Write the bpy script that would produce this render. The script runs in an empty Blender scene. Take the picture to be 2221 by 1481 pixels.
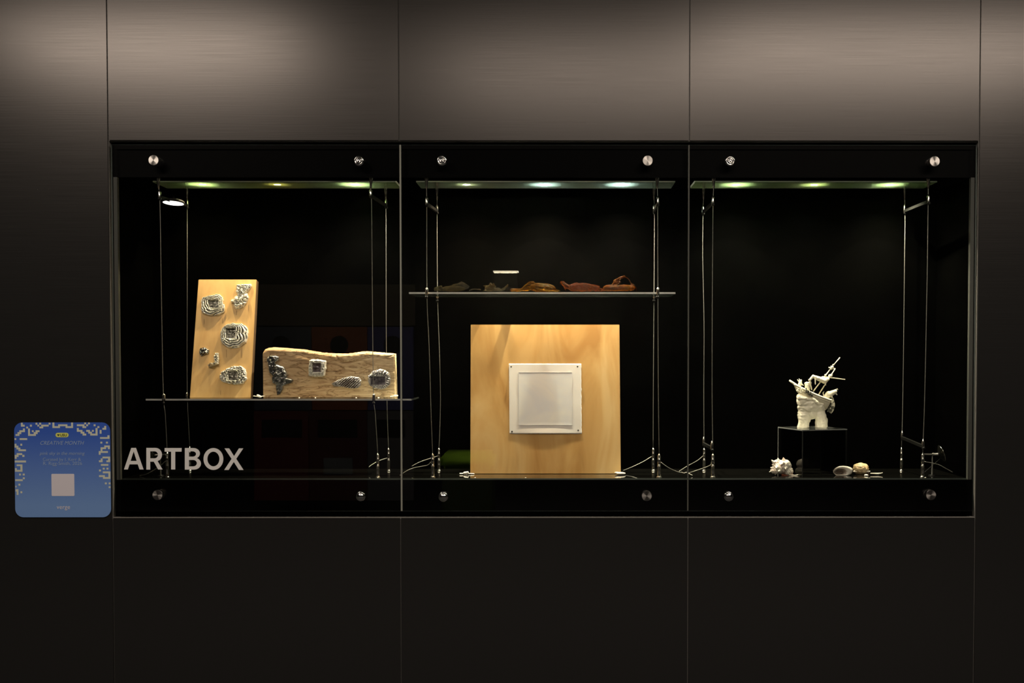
import bpy, bmesh, math, random
from mathutils import Vector, Matrix, noise
random.seed(7)
C = bpy.context.scene.collection
PI = math.pi

# ------------------------------------------------------------------ camera
CX, CD, CZ, PITCH, YAW = 1.38944, 3.45007, 1.09975, .028265, .003164
PPX, PPY, F = 1215.68, 843.20, 2400.0
W, H = 2221.0, 1481.0
fwd = Vector((math.sin(YAW)*math.cos(PITCH), math.cos(YAW)*math.cos(PITCH), -math.sin(PITCH)))
rgt = Vector((math.cos(YAW), -math.sin(YAW), 0))
up = rgt.cross(fwd)
cam_loc = Vector((CX, -CD, CZ))
cd = bpy.data.cameras.new('camera'); cam = bpy.data.objects.new('camera', cd); C.objects.link(cam)
cd.sensor_width = 36; cd.lens = F/W*36
cd.shift_x = (W/2-PPX)/W; cd.shift_y = (PPY-H/2)/W
cam.matrix_world = Matrix((
    (rgt.x, up.x, -fwd.x, cam_loc.x), (rgt.y, up.y, -fwd.y, cam_loc.y),
    (rgt.z, up.z, -fwd.z, cam_loc.z), (0, 0, 0, 1)))
bpy.context.scene.camera = cam

# ------------------------------------------------------------------ world, exposure
sc = bpy.context.scene
w = bpy.data.worlds.new('world'); sc.world = w; w.use_nodes = True
w.node_tree.nodes['Background'].inputs[0].default_value = (1, .9, .8, 1)
w.node_tree.nodes['Background'].inputs[1].default_value = .004
sc.view_settings.view_transform = 'Standard'; sc.view_settings.look = 'None'
sc.view_settings.gamma = 1; sc.view_settings.use_curve_mapping = False
sc.view_settings.exposure = 0

# ------------------------------------------------------------------ room lights (ceiling luminaires of the hall)
def area(loc, sx, sy, power, col, rot=(0, 0, 0)):
    l = bpy.data.lights.new('ceiling_light', 'AREA'); l.shape = 'RECTANGLE'; l.size = sx; l.size_y = sy
    l.energy = power; l.color = col
    o = bpy.data.objects.new('ceiling_light', l); o.location = loc; o.rotation_euler = rot; C.objects.link(o)
    return o
ROOM = (1, .85, .72)
for x, y, sx, sy, p in ((-.46, -1.72, 1.25, .36, 50), (1.50, -2.15, 1.35, .42, 33), (2.98, -1.80, 1.75, .40, 62)):
    area((x, y, 2.55), sx, sy, p, ROOM)

# ------------------------------------------------------------------ picture <-> place helpers
def ray(px, py): return (fwd*F + rgt*(px-PPX) + up*(PPY-py)).normalized()
def P(px, py, Y):
    d = ray(px, py); return cam_loc + d*((Y+CD)/d.y)
def PZ(px, py, z):
    d = ray(px, py); return cam_loc + d*((z-CZ)/d.z)

# ------------------------------------------------------------------ materials
def mat(name, col, rough=.5, metal=0, **k):
    m = bpy.data.materials.new(name); m.use_nodes = True
    b = m.node_tree.nodes['Principled BSDF']
    b.inputs['Base Color'].default_value = (*col, 1); b.inputs['Roughness'].default_value = rough
    b.inputs['Metallic'].default_value = metal
    for a, v in k.items():
        b.inputs[a.replace('_', ' ')].default_value = v
    return m
def nn(m, t, **k):
    n = m.node_tree.nodes.new(t)
    for a, v in k.items(): setattr(n, a, v)
    return n
def lk(m, a, b): m.node_tree.links.new(a, b)
def noisecol(m, stops, scale, stretch=(1, 1, 1), detail=6, bump=0, dist=0, rough=.6, coord='Object', bdist=.001, rot=(0,0,0)):
    b = m.node_tree.nodes['Principled BSDF']
    tc = nn(m, 'ShaderNodeTexCoord'); mp = nn(m, 'ShaderNodeMapping'); mp.inputs['Scale'].default_value = stretch
    mp.inputs['Rotation'].default_value = rot
    ns = nn(m, 'ShaderNodeTexNoise'); ns.inputs['Scale'].default_value = scale; ns.inputs['Detail'].default_value = detail
    ns.inputs['Distortion'].default_value = dist; ns.inputs['Roughness'].default_value = rough
    cr = nn(m, 'ShaderNodeValToRGB')
    e = cr.color_ramp.elements
    while len(e) < len(stops): e.new(.5)
    for i, (p, c) in enumerate(stops): e[i].position = p; e[i].color = (*c, 1)
    lk(m, tc.outputs[coord], mp.inputs[0]); lk(m, mp.outputs[0], ns.inputs['Vector']); lk(m, ns.outputs['Fac'], cr.inputs[0])
    lk(m, cr.outputs[0], b.inputs['Base Color'])
    if bump:
        bp = nn(m, 'ShaderNodeBump'); bp.inputs['Strength'].default_value = bump; bp.inputs['Distance'].default_value = bdist
        lk(m, ns.outputs['Fac'], bp.inputs['Height']); lk(m, bp.outputs[0], b.inputs['Normal'])
    return m
def glassmat(name, tint, refl=1.0, haze=0.0, hazecol=(1, 1, 1), ior=1.5, rough=0.0):
    """thin sheet: clear transmission + fresnel reflection + a little haze from film/dust"""
    m = bpy.data.materials.new(name); m.use_nodes = True; t = m.node_tree; t.nodes.clear()
    out = nn(m, 'ShaderNodeOutputMaterial'); tr = nn(m, 'ShaderNodeBsdfTransparent'); tr.inputs[0].default_value = (*tint, 1)
    gl = nn(m, 'ShaderNodeBsdfGlossy'); gl.inputs['Roughness'].default_value = rough
    fr = nn(m, 'ShaderNodeFresnel'); fr.inputs[0].default_value = ior
    mx = nn(m, 'ShaderNodeMixShader')
    mu = nn(m, 'ShaderNodeMath', operation='MULTIPLY', use_clamp=True); mu.inputs[1].default_value = refl
    lk(m, fr.outputs[0], mu.inputs[0]); lk(m, mu.outputs[0], mx.inputs[0]); lk(m, gl.outputs[0], mx.inputs[2])
    if haze:
        tl = nn(m, 'ShaderNodeBsdfTranslucent'); tl.inputs[0].default_value = (*hazecol, 1)
        m2 = nn(m, 'ShaderNodeMixShader'); m2.inputs[0].default_value = haze
        lk(m, tr.outputs[0], m2.inputs[1]); lk(m, tl.outputs[0], m2.inputs[2]); lk(m, m2.outputs[0], mx.inputs[1])
    else: lk(m, tr.outputs[0], mx.inputs[1])
    lk(m, mx.outputs[0], out.inputs[0])
    return m
def emit(name, col, s):
    m = bpy.data.materials.new(name); m.use_nodes = True; b = m.node_tree.nodes['Principled BSDF']
    b.inputs['Base Color'].default_value = (*col, 1)
    b.inputs['Emission Color'].default_value = (*col, 1); b.inputs['Emission Strength'].default_value = s
    return m

M_wall = mat('brushed_dark_laminate', (.0088, .0090, .0088), .42, 0, Anisotropic=.35, Specular_IOR_Level=.5, IOR=1.58)
b = M_wall.node_tree.nodes['Principled BSDF']; b.inputs['Anisotropic Rotation'].default_value = 0
b.inputs['Specular Tint'].default_value = (1, .93, .88, 1)
tc = nn(M_wall, 'ShaderNodeTexCoord'); mp = nn(M_wall, 'ShaderNodeMapping'); mp.inputs['Scale'].default_value = (3, 3, 260)
ns = nn(M_wall, 'ShaderNodeTexNoise'); ns.inputs['Scale'].default_value = 1.5; ns.inputs['Detail'].default_value = 5
mr = nn(M_wall, 'ShaderNodeMapRange'); mr.inputs['To Min'].default_value = .25; mr.inputs['To Max'].default_value = .33
lk(M_wall, tc.outputs['Object'], mp.inputs[0]); lk(M_wall, mp.outputs[0], ns.inputs['Vector']); lk(M_wall, ns.outputs['Fac'], mr.inputs[0])
lk(M_wall, mr.outputs[0], b.inputs['Roughness'])
bp = nn(M_wall, 'ShaderNodeBump'); bp.inputs['Strength'].default_value = .08; bp.inputs['Distance'].default_value = .0004
lk(M_wall, ns.outputs['Fac'], bp.inputs['Height']); lk(M_wall, bp.outputs[0], b.inputs['Normal'])

M_joint = mat('grey_joint', (.14, .135, .125), .6)
M_black = mat('satin_black', (.0012, .0012, .0012), .5, 0, Specular_IOR_Level=.03)
M_inner = noisecol(mat('black_lining', (.004, .004, .0035), .8, 0, Specular_IOR_Level=.0), [(.3, (.0004, .0004, .0004)), (.7, (.0008, .0008, .0007))], 3)
M_gloss = mat('black_glass', (.004, .004, .0035), .04, 0, Specular_IOR_Level=.6)
M_alu = mat('grey_aluminium', (.060, .062, .056), .7, 0, Specular_IOR_Level=.15)
M_steel = mat('polished_steel', (.75, .73, .68), .18, 1)
M_brush = mat('turned_steel', (.44, .42, .39), .32, 1, Anisotropic=.9)
tn = nn(M_brush, 'ShaderNodeTangent', direction_type='RADIAL', axis='Z'); lk(M_brush, tn.outputs[0], M_brush.node_tree.nodes['Principled BSDF'].inputs['Tangent'])
M_chrome = mat('lock_chrome', (.5, .5, .48), .13, 1)
M_wire = mat('steel_wire', (.26, .255, .23), .4, .6)
M_dark = mat('black_metal', (.006, .006, .0055), .5, 0, Specular_IOR_Level=.2)
M_pane = glassmat('clear_glass', (.97, .975, .97), 1.0, ior=1.45)
M_edge = mat('glass_edge', (.80, .88, .80), .25, 0, Alpha=1)
M_edge_dark = mat('glass_edge_dark', (.20, .24, .22), .2)
M_seal = mat('clear_seal_strip', (.21, .215, .18), .45, 0, Specular_IOR_Level=.2)
M_seal2 = mat('grey_seal_strip', (.07, .072, .06), .45, 0, Specular_IOR_Level=.2)
M_shelf = glassmat('shelf_glass', (.93, .96, .94), 1.3, .003, (.7, .8, .75))
M_lightglass = glassmat('green_tinted_glass', (.93, .93, .89), 1.0, .45, (.58, .80, .42))
M_shelfedge = mat('lit_shelf_edge', (.52, .53, .52), .2)  # front edge copy: the light catching it is put into the colour
M_sideedge = mat('unlit_shelf_edge', (.03, .035, .033), .2)  # back and side copy of that edge, coloured dark as if unlit
M_acryl = glassmat('acrylic', (.96, .965, .96), 1.1, ior=1.45)
M_acryl_haze = glassmat('hazy_acrylic', (.93, .93, .92), 1.1, .006, (.9, .85, .8))
M_acredge = mat('acrylic_edge', (.20, .21, .20), .2)

# ------------------------------------------------------------------ mesh helpers
def link(name, me, m=None, parent=None, smooth=False):
    o = bpy.data.objects.new(name, me); C.objects.link(o)
    if m is not None:
        for x in (m if isinstance(m, (list, tuple)) else [m]): me.materials.append(x)
    if smooth:
        for p in me.polygons: p.use_smooth = True
    if parent: o.parent = parent; o.matrix_parent_inverse = parent.matrix_world.inverted()
    return o
def bmo(name, bm, m=None, parent=None, smooth=False, loc=None):
    """mesh object; world-space geometry is re-based on loc (or its parent's place)"""
    me = bpy.data.meshes.new(name)
    bmesh.ops.recalc_face_normals(bm, faces=bm.faces)
    base = Vector(loc) if loc is not None else (parent.location.copy() if parent else Vector((0, 0, 0)))
    bmesh.ops.translate(bm, verts=bm.verts, vec=-base)
    bm.to_mesh(me); bm.free()
    o = bpy.data.objects.new(name, me); C.objects.link(o)
    for x in (m if isinstance(m, (list, tuple)) else [m]):
        if x: me.materials.append(x)
    if smooth:
        for p in me.polygons: p.use_smooth = True
    if parent:
        o.parent = parent; o.location = base - parent.location
        if parent.parent: o.location = base - parent.location - parent.parent.location
    else: o.location = base
    return o
def tag(o, label=None, cat=None, group=None, kind=None):
    if label: o['label'] = label
    if cat: o['category'] = cat
    if group: o['group'] = group
    if kind: o['kind'] = kind
    return o
def thing(name, loc, label, cat, group=None):
    o = bpy.data.objects.new(name, None); C.objects.link(o); o.location = loc; o.empty_display_size = .02
    return tag(o, label, cat, group)
def box(bm, x0, x1, y0, y1, z0, z1, edge=None, bev=0):
    v = [bm.verts.new((x, y, z)) for x in (x0, x1) for y in (y0, y1) for z in (z0, z1)]
    fs = []
    for q in ((0, 1, 3, 2), (4, 6, 7, 5), (0, 4, 5, 1), (2, 3, 7, 6), (0, 2, 6, 4), (1, 5, 7, 3)):
        fs.append(bm.faces.new([v[i] for i in q]))
    # order: -x +x -y +y -z +z
    if edge == 'y':
        for i in (0, 1, 4, 5): fs[i].material_index = 1
    if edge == 'z':
        for i in (0, 1, 2, 3): fs[i].material_index = 1
    if edge == 'x':
        for i in (2, 3, 4, 5): fs[i].material_index = 1
    if bev:
        bmesh.ops.bevel(bm, geom=list({e for f in fs for e in f.edges}), offset=bev, segments=2, affect='EDGES')
    return fs
def nb(): return bmesh.new()
def frame_of(d):
    d = d.normalized(); a = Vector((0, 0, 1)) if abs(d.z) < .9 else Vector((1, 0, 0))
    u = d.cross(a).normalized(); return u, d.cross(u).normalized()
def tube(bm, pts, r, n=8, caps=True):
    pts = [Vector(p) for p in pts]; rr = r if isinstance(r, (list, tuple)) else [r]*len(pts)
    rings = []
    u = None
    for i, p in enumerate(pts):
        d = (pts[min(i+1, len(pts)-1)]-pts[max(i-1, 0)]).normalized()
        if u is None: u, v = frame_of(d)
        else:
            u = (u - d*u.dot(d)).normalized(); v = d.cross(u)
        rings.append([bm.verts.new(p+(u*math.cos(2*PI*k/n)+v*math.sin(2*PI*k/n))*rr[i]) for k in range(n)])
    for a, b2 in zip(rings, rings[1:]):
        for k in range(n): bm.faces.new((a[k], a[(k+1) % n], b2[(k+1) % n], b2[k]))
    if caps: bm.faces.new(rings[0][::-1]); bm.faces.new(rings[-1])
def lathe(bm, prof, M=Matrix(), n=24):
    rings = []
    for r, z in prof:
        if r < 1e-6: rings.append([bm.verts.new(M @ Vector((0, 0, z)))])
        else: rings.append([bm.verts.new(M @ Vector((r*math.cos(2*PI*k/n), r*math.sin(2*PI*k/n), z))) for k in range(n)])
    for a, c in zip(rings, rings[1:]):
        for k in range(n):
            q = [a[k % len(a)], a[(k+1) % len(a)], c[(k+1) % len(c)], c[k % len(c)]]
            u = []
            for x in q:
                if x not in u: u.append(x)
            if len(u) > 2: bm.faces.new(u)
def smoothline(pts, n=8):
    pts = [Vector(p) for p in pts]; out = []
    for i in range(len(pts)-1):
        p0 = pts[max(i-1, 0)]; p1 = pts[i]; p2 = pts[i+1]; p3 = pts[min(i+2, len(pts)-1)]
        for k in range(n):
            t = k/n
            out.append(.5*((2*p1)+(-p0+p2)*t+(2*p0-5*p1+4*p2-p3)*t*t+(-p0+3*p1-3*p2+p3)*t**3))
    out.append(pts[-1]); return out
def ellip(bm, c, r, rot=None, n=12):
    M = Matrix.Translation(c) @ (rot.to_4x4() if rot else Matrix()) @ Matrix.Diagonal((*r, 1)) if not isinstance(r, (int, float)) else Matrix.Translation(c) @ Matrix.Scale(r, 4)
    bmesh.ops.create_icosphere(bm, subdivisions=2, radius=1, matrix=M)
def capsule(bm, p0, p1, r0, r1):
    p0 = Vector(p0); p1 = Vector(p1); L = (p1-p0).length
    k = max(2, int(L/max(min(r0, r1)*.6, 1e-4)) + 1); k = min(k, 14)
    for i in range(k+1):
        t = i/k; bmesh.ops.create_icosphere(bm, subdivisions=1 if k > 6 else 2, radius=r0+(r1-r0)*t, matrix=Matrix.Translation(p0.lerp(p1, t)))
def blob(name, bm, voxel, m, parent, disp=None, smooth=2, sub=0, loc=None):
    """fuse overlapping primitives into one continuous skin, relax it and give it relief"""
    base = Vector(loc) if loc is not None else (parent.location.copy() if parent else Vector((0, 0, 0)))
    if parent and parent.parent: base = parent.location + parent.parent.location
    me = bpy.data.meshes.new('tmp'); bm.to_mesh(me); bm.free()
    o = bpy.data.objects.new('tmp', me); C.objects.link(o)
    r = o.modifiers.new('r', 'REMESH'); r.mode = 'VOXEL'; r.voxel_size = voxel
    if smooth:
        s = o.modifiers.new('s', 'SMOOTH'); s.iterations = smooth; s.factor = .5
    dg = bpy.context.evaluated_depsgraph_get(); dg.update()
    ev = o.evaluated_get(dg); m2 = bpy.data.meshes.new_from_object(ev, depsgraph=dg)
    bpy.data.objects.remove(o)
    b2 = bmesh.new(); b2.from_mesh(m2); bpy.data.meshes.remove(m2)
    b2.normal_update()
    if disp:
        mv = [(v, v.co + v.normal*disp(v.co, v.normal)) for v in b2.verts]
        for v, c in mv: v.co = c
    bmesh.ops.translate(b2, verts=b2.verts, vec=-base)
    me = bpy.data.meshes.new(name); b2.to_mesh(me); b2.free()
    ob = bpy.data.objects.new(name, me); C.objects.link(ob); me.materials.append(m)
    for p in me.polygons: p.use_smooth = True
    if parent: ob.parent = parent
    else: ob.location = base
    if parent and parent.parent: ob.location = (0, 0, 0)
    return ob
def shape2d(loops, depth):
    """flat filled outline with holes, extruded; returns bmesh in local XY"""
    cu = bpy.data.curves.new('c', 'CURVE'); cu.dimensions = '2D'; cu.fill_mode = 'BOTH'; cu.extrude = depth
    for L in loops:
        s = cu.splines.new('POLY'); s.points.add(len(L)-1); s.use_cyclic_u = True
        for i, p in enumerate(L): s.points[i].co = (p[0], p[1], 0, 1)
    return curve_bm(cu)
def curve_bm(cu):
    o = bpy.data.objects.new('c', cu); C.objects.link(o)
    dg = bpy.context.evaluated_depsgraph_get(); dg.update()
    me = bpy.data.meshes.new_from_object(o.evaluated_get(dg), depsgraph=dg)
    bm = bmesh.new(); bm.from_mesh(me); bpy.data.meshes.remove(me); bpy.data.objects.remove(o); bpy.data.curves.remove(cu)
    return bm
def text_bm(s, shear=0, depth=.0, bold=0):
    cu = bpy.data.curves.new('t', 'FONT'); cu.body = s; cu.size = 1; cu.shear = shear; cu.extrude = depth; cu.offset = bold; cu.resolution_u = 3
    return curve_bm(cu)
def fit_text(s, px0, px1, pybase, Y, name, m, parent, shear=0, capfrac=None, bold=0):
    bm = text_bm(s, shear, 0, bold)
    xs = [v.co.x for v in bm.verts]; x0, x1 = min(xs), max(xs)
    A = P(px0, pybase, Y); B = P(px1, pybase, Y); k = (B.x-A.x)/(x1-x0); kz = k*(capfrac or 1)
    for v in bm.verts: v.co = Vector((A.x+(v.co.x-x0)*k, Y, A.z+v.co.y*kz))
    return bmo(name, bm, m, parent)

# ------------------------------------------------------------------ the wall of dark panels
ZB, ZT, PW = .60, 1.7707, .90
CEIL = 2.62
wb = nb()
back_y = .006
box(wb, -1.8, 0, back_y, .40, 0, CEIL); box(wb, 2.7, 4.5, back_y, .40, 0, CEIL)
box(wb, 0, 2.7, back_y, .40, 0, ZB-.0005); box(wb, 0, 2.7, back_y, .40, ZT+.0005, CEIL)
wall = bmo('wall_back', wb, M_joint); tag(wall, kind='structure')
g = .0017
def panel(x0, x1, z0, z1):
    bm = nb(); box(bm, x0+g, x1-g, 0, back_y+.001, z0+g, z1-g, bev=.0006)
    return bmo('wall_panel', bm, M_wall, wall)
for k in (-2, -1, 3, 4): panel(k*PW, (k+1)*PW, 0, CEIL)
for k in (0, 1, 2):
    panel(k*PW, (k+1)*PW, 0, ZB); panel(k*PW, (k+1)*PW, ZT, CEIL)
M_floor = noisecol(mat('dark_carpet', (.03, .03, .03), .9), [(.3, (.02, .02, .022)), (.7, (.05, .05, .052))], 60)
M_ceil = mat('dark_ceiling', (.03, .028, .026), .9)
M_room = mat('dark_plaster', (.018, .017, .017), .9)
bm = nb(); box(bm, -3.4, 6.1, -6.5, .40, -.05, 0); tag(bmo('floor', bm, M_floor), kind='structure')
bm = nb(); box(bm, -3.4, 6.1, -6.5, .40, CEIL, CEIL+.05); tag(bmo('ceiling', bm, M_ceil), kind='structure')
bm = nb(); box(bm, -3.4, 6.1, -6.55, -6.5, 0, CEIL); tag(bmo('wall_front', bm, M_room), kind='structure')

# ------------------------------------------------------------------ display case let into the wall
FY = .024                                   # face of the black surround
INY = .036                                  # inner edge of the surround
BACK = .335
ZF = P(938, 1037.2, INY).z                  # case floor
ZC = P(1100, 386, INY).z                    # case ceiling
XL = P(258, 700, FY).x; XR = P(2102, 700, FY).x
case = thing('display_case', (1.35, .03, ZB), 'long black recessed display case in the dark panel wall', 'display case')
def part(name, m, parent, *boxes, edge=None, bev=0):
    bm = nb()
    for q in boxes: box(bm, *q, edge=edge, bev=bev)
    return bmo(name, bm, m, parent)
part('surround_board', M_black, case, (.002, 2.698, FY, INY, ZC, ZT-.002))
part('surround_board', M_black, case, (.002, 2.698, FY, INY, ZB+.002, ZF-.004))
part('surround_board', M_black, case, (.002, XL-.013, FY, INY, ZF-.004, ZC))
part('surround_board', M_black, case, (XR+.013, 2.698, FY, INY, ZF-.004, ZC))
part('edge_trim', M_alu, case, (XL-.012, XL, FY-.002, INY, ZF-.003, ZC))
part('edge_trim', M_alu, case, (XR, XR+.012, FY-.002, INY, ZF-.003, ZC))
part('back_board', M_inner, case, (.002, 2.698, BACK, BACK+.012, ZF-.02, ZC+.09))
part('side_board', M_inner, case, (.002, .014, INY, BACK, ZF-.02, ZC+.09))
part('side_board', M_inner, case, (2.686, 2.698, INY, BACK, ZF-.02, ZC+.09))
part('case_base', M_inner, case, (.014, 2.686, INY, BACK, ZF-.02, ZF-.006))
part('base_glass', [M_gloss, M_edge_dark], case, (.016, 2.684, INY-.0004, BACK-.002, ZF-.006, ZF), edge='z')
part('case_ceiling', M_inner, case, (.014, 2.686, INY, BACK, ZC+.05, ZC+.062))

# ------------------------------------------------------------------ ceiling glass panels and lamps
ZG = ZC+.002
M_lightglass2 = glassmat('teal_tinted_glass', (.93, .93, .92), 1.0, .45, (.52, .72, .60))
def gl_panel(x0, x1, label, s=.008):
    A = PZ(x0[0], 395, ZG); B = PZ(x1[0], 395, ZG); Cc = PZ(x0[1], 408.5, ZG); D = PZ(x1[1], 408.5, ZG)
    xl = (A.x+Cc.x)/2; xr = (B.x+D.x)/2; y0 = A.y; y1 = Cc.y
    t = thing('light_panel', ((xl+xr)/2, (y0+y1)/2, ZG), label, 'glass panel', 'green-tinted glass panels under the case ceiling')
    bm = nb(); box(bm, xl, xr, y0, y1, ZG, ZG+s, edge='z'); bmo('glass_sheet', bm, [M_lightglass2 if 'teal' in label else M_lightglass, M_edge], t)
    bm = nb(); box(bm, xl-.004, xr+.004, y0-.010, y1+.010, ZC+.046, ZC+.049); bmo('added_bounce_tray', bm, mat('bounce_tray_grey', (.35, .36, .33), .6), t)  # unseen tray added so lamp light bounces and the glass sheet glows
    # slim black ceiling rails around each sheet
    bm = nb()
    box(bm, xl-.004, xr+.004, y0-.010, y0-.002, ZG+.004, ZC+.050); box(bm, xl-.004, xr+.004, y1+.002, y1+.010, ZG+.004, ZC+.050)
    bmo('support_rail', bm, M_inner, t)
    return xl, xr, y0, y1
pn = [gl_panel((331.5, 362.6), (858, 869), 'green-tinted glass light panel above the left bay'),
      gl_panel((901.5, 914.5), (1465, 1455), 'teal-edged glass light panel above the middle bay'),
      gl_panel((1507.5, 1498), (2033, 2004), 'green-tinted glass light panel above the right bay')]
GY0, GY1 = pn[1][2], pn[1][3]
print('glass y', GY0, GY1, 'ZF', ZF, 'ZC', ZC)
lampdef = [(440, (1, .93, .62), 1.0, 'first recessed lamp from the left, pale yellow', .040),
           (603, (1, .62, .25), .35, 'dim orange recessed lamp, second from the left', .030),
           (771, (1, .92, .80), 1.2, 'bright white recessed lamp nearest the left glass joint', .042),
           (1012, (1, .80, .45), .45, 'dim yellow recessed lamp at the left of the middle bay', .028),
           (1181, (.97, .96, 1), 1.1, 'bright cool white recessed lamp in the centre of the middle bay', .040),
           (1347, (.97, .95, 1), 1.2, 'bright cool white recessed lamp at the right of the middle bay', .042),
           (1597, (1, .97, .80), 1.0, 'leftmost recessed lamp of the right bay', .042),
           (1766, (1, .85, .58), .8, 'middle recessed lamp of the right bay', .034),
           (1930, (1, .95, .80), 1.1, 'rightmost recessed lamp of the case', .040)]
lamp_xyz = []
for px, col, s, lab, r in lampdef:
    c = PZ(px, 401, ZG); c.y = GY0+.40*(GY1-GY0); c.z = ZG + .021
    t = thing('recessed_lamp', c, lab, 'lamp', 'round recessed lamps in the case ceiling')
    bm = nb(); lathe(bm, [(r+.001, .0), (r+.006, -.001), (r+.007, .004), (r+.004, .026), (0, .027)], Matrix.Translation(c)); bmo('housing', bm, M_dark, t, True)
    bm = nb(); lathe(bm, [(0, -.010), (r*.5, -.0085), (r*.85, -.004), (r, .001), (r, .006), (0, .006)], Matrix.Translation(c)); bmo('lens', bm, emit('lamp_lens_'+str(px), col, 26*s), t, True)
    lamp_xyz.append((c.copy(), col, s))
SPOT = 40
def spot(c, target, power, col, ang=125, blend=1, size=.006):
    l = bpy.data.lights.new('lamp_beam', 'SPOT'); l.energy = power; l.color = col; l.spot_size = math.radians(ang); l.spot_blend = blend
    l.shadow_soft_size = size
    o = bpy.data.objects.new('lamp_beam', l); o.location = c; C.objects.link(o)
    o.rotation_euler = (Vector(target)-Vector(c)).to_track_quat('-Z', 'Y').to_euler()
    return o
WARM = (1, .82, .58)
aims = [(0, (1, .80, .50), 1.0), (1, (1, .76, .48), 1.2), (2, (1, .90, .74), 3.0), (3, (1, .80, .55), 3.2), (4, (1, .83, .60), 7.5), (5, (1, .86, .66), 4.8),
        (6, (1, .92, .72), 4.0), (7, (1, .90, .70), 1.5), (8, (1, .90, .68), 4.2)]
for i, col, s in aims:
    c = lamp_xyz[i][0]
    spot(c + Vector((0, 0, -.0125)), c + Vector((0, .04, -1)), SPOT*s, col)

# ------------------------------------------------------------------ glass doors with knobs
GX1, GX2 = P(870, 700, 0).x, P(1492.7, 700, 0).x
ZG0, ZG1 = P(1200, 1108, 0).z, P(1200, 314.5, 0).z
def knob(px, py, kind, parent):
    c = P(px, py, -.012)
    M = Matrix.Translation(c) @ Matrix.Rotation(PI/2, 4, 'X')       # +Z of the profile looks out of the wall
    bm = nb(); r = .0158
    if kind == 'disc':
        pr = [(r-.002, -.024), (r-.002, -.006), (r, -.005), (r, .0055), (r-.0008, .0068), (.0, .0068)]
    else:
        pr = [(r-.002, -.024), (r-.002, -.006), (r, -.005), (r, .004), (r-.003, .0062), (.0105, .0062), (.0095, .0045), (.0088, .0048), (.0075, .0075), (.0055, .0082), (.0048, .0068), (.0030, .0072), (0, .0085)]
        if kind == 'dome': pr = [(r-.002, -.024), (r-.002, -.006), (r, -.005), (r, .002), (r-.002, .005), (.0118, .0058), (.0110, .0050), (.0085, .0078), (.005, .0100), (0, .0110)]
    lathe(bm, [(a, z) for a, z in pr], Matrix(), 40)
    o = bmo('standoff_knob', bm, M_brush if kind == 'disc' else M_chrome, None, kind != 'disc', loc=(0, 0, 0))
    if kind == 'disc':
        for p in o.data.polygons: p.use_smooth = False
        o.data.polygons.foreach_set('use_smooth', [abs(p.normal.z) < .5 for p in o.data.polygons])
    o.parent = parent; o.location = c - parent.location; o.rotation_euler = (PI/2, 0, 0)
    return o
doors = []
for i, (xa, xb, lab) in enumerate(((P(246, 700, 0).x, GX1-.0028, 'left glass door with white lettering in its lower corner'),
                                    (GX1+.0028, GX2-.0022, 'middle glass door over the plywood board'),
                                    (GX2+.0022, P(2114, 700, 0).x, 'right glass door over the porcelain ship'))):
    t = thing('glass_door', ((xa+xb)/2, 0, ZG0), lab, 'glass door', 'glass doors of the display case')
    bm = nb(); box(bm, xa, xb, -.004, .004, ZG0, ZG1, edge='y'); bmo('pane', bm, [M_pane, M_edge_dark], t)
    if i == 0:
        bm = nb(); box(bm, xb-.0002, xb+.0052, -.0042, .0042, ZG0, ZG1, bev=.0008); bmo('seal_strip', bm, M_seal, t)
    if i == 2:
        bm = nb(); box(bm, xa-.004, xa+.0002, -.0042, .0042, ZG0, ZG1, bev=.0008); bmo('seal_strip', bm, M_seal2, t)
    doors.append(t)
for px, py, k, d in ((334.5, 348, 'disc', 0), (778.5, 349, 'ring', 0), (343, 1073, 'disc', 0), (782.5, 1076, 'dome', 0),
                     (958.5, 348.5, 'ring', 1), (1404.5, 349, 'disc', 1), (961.5, 1077, 'dome', 1), (1402.5, 1075, 'disc', 1),
                     (1583.5, 349.5, 'ring', 2), (2026, 350.5, 'disc', 2), (1580.5, 1076, 'dome', 2), (2018, 1073, 'disc', 2)):
    o = knob(px, py, k, doors[d])
    if k == 'ring': o['label'] = 'steel knob with ringed lock face'
    if k == 'dome': o['label'] = 'steel knob with domed centre'

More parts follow.
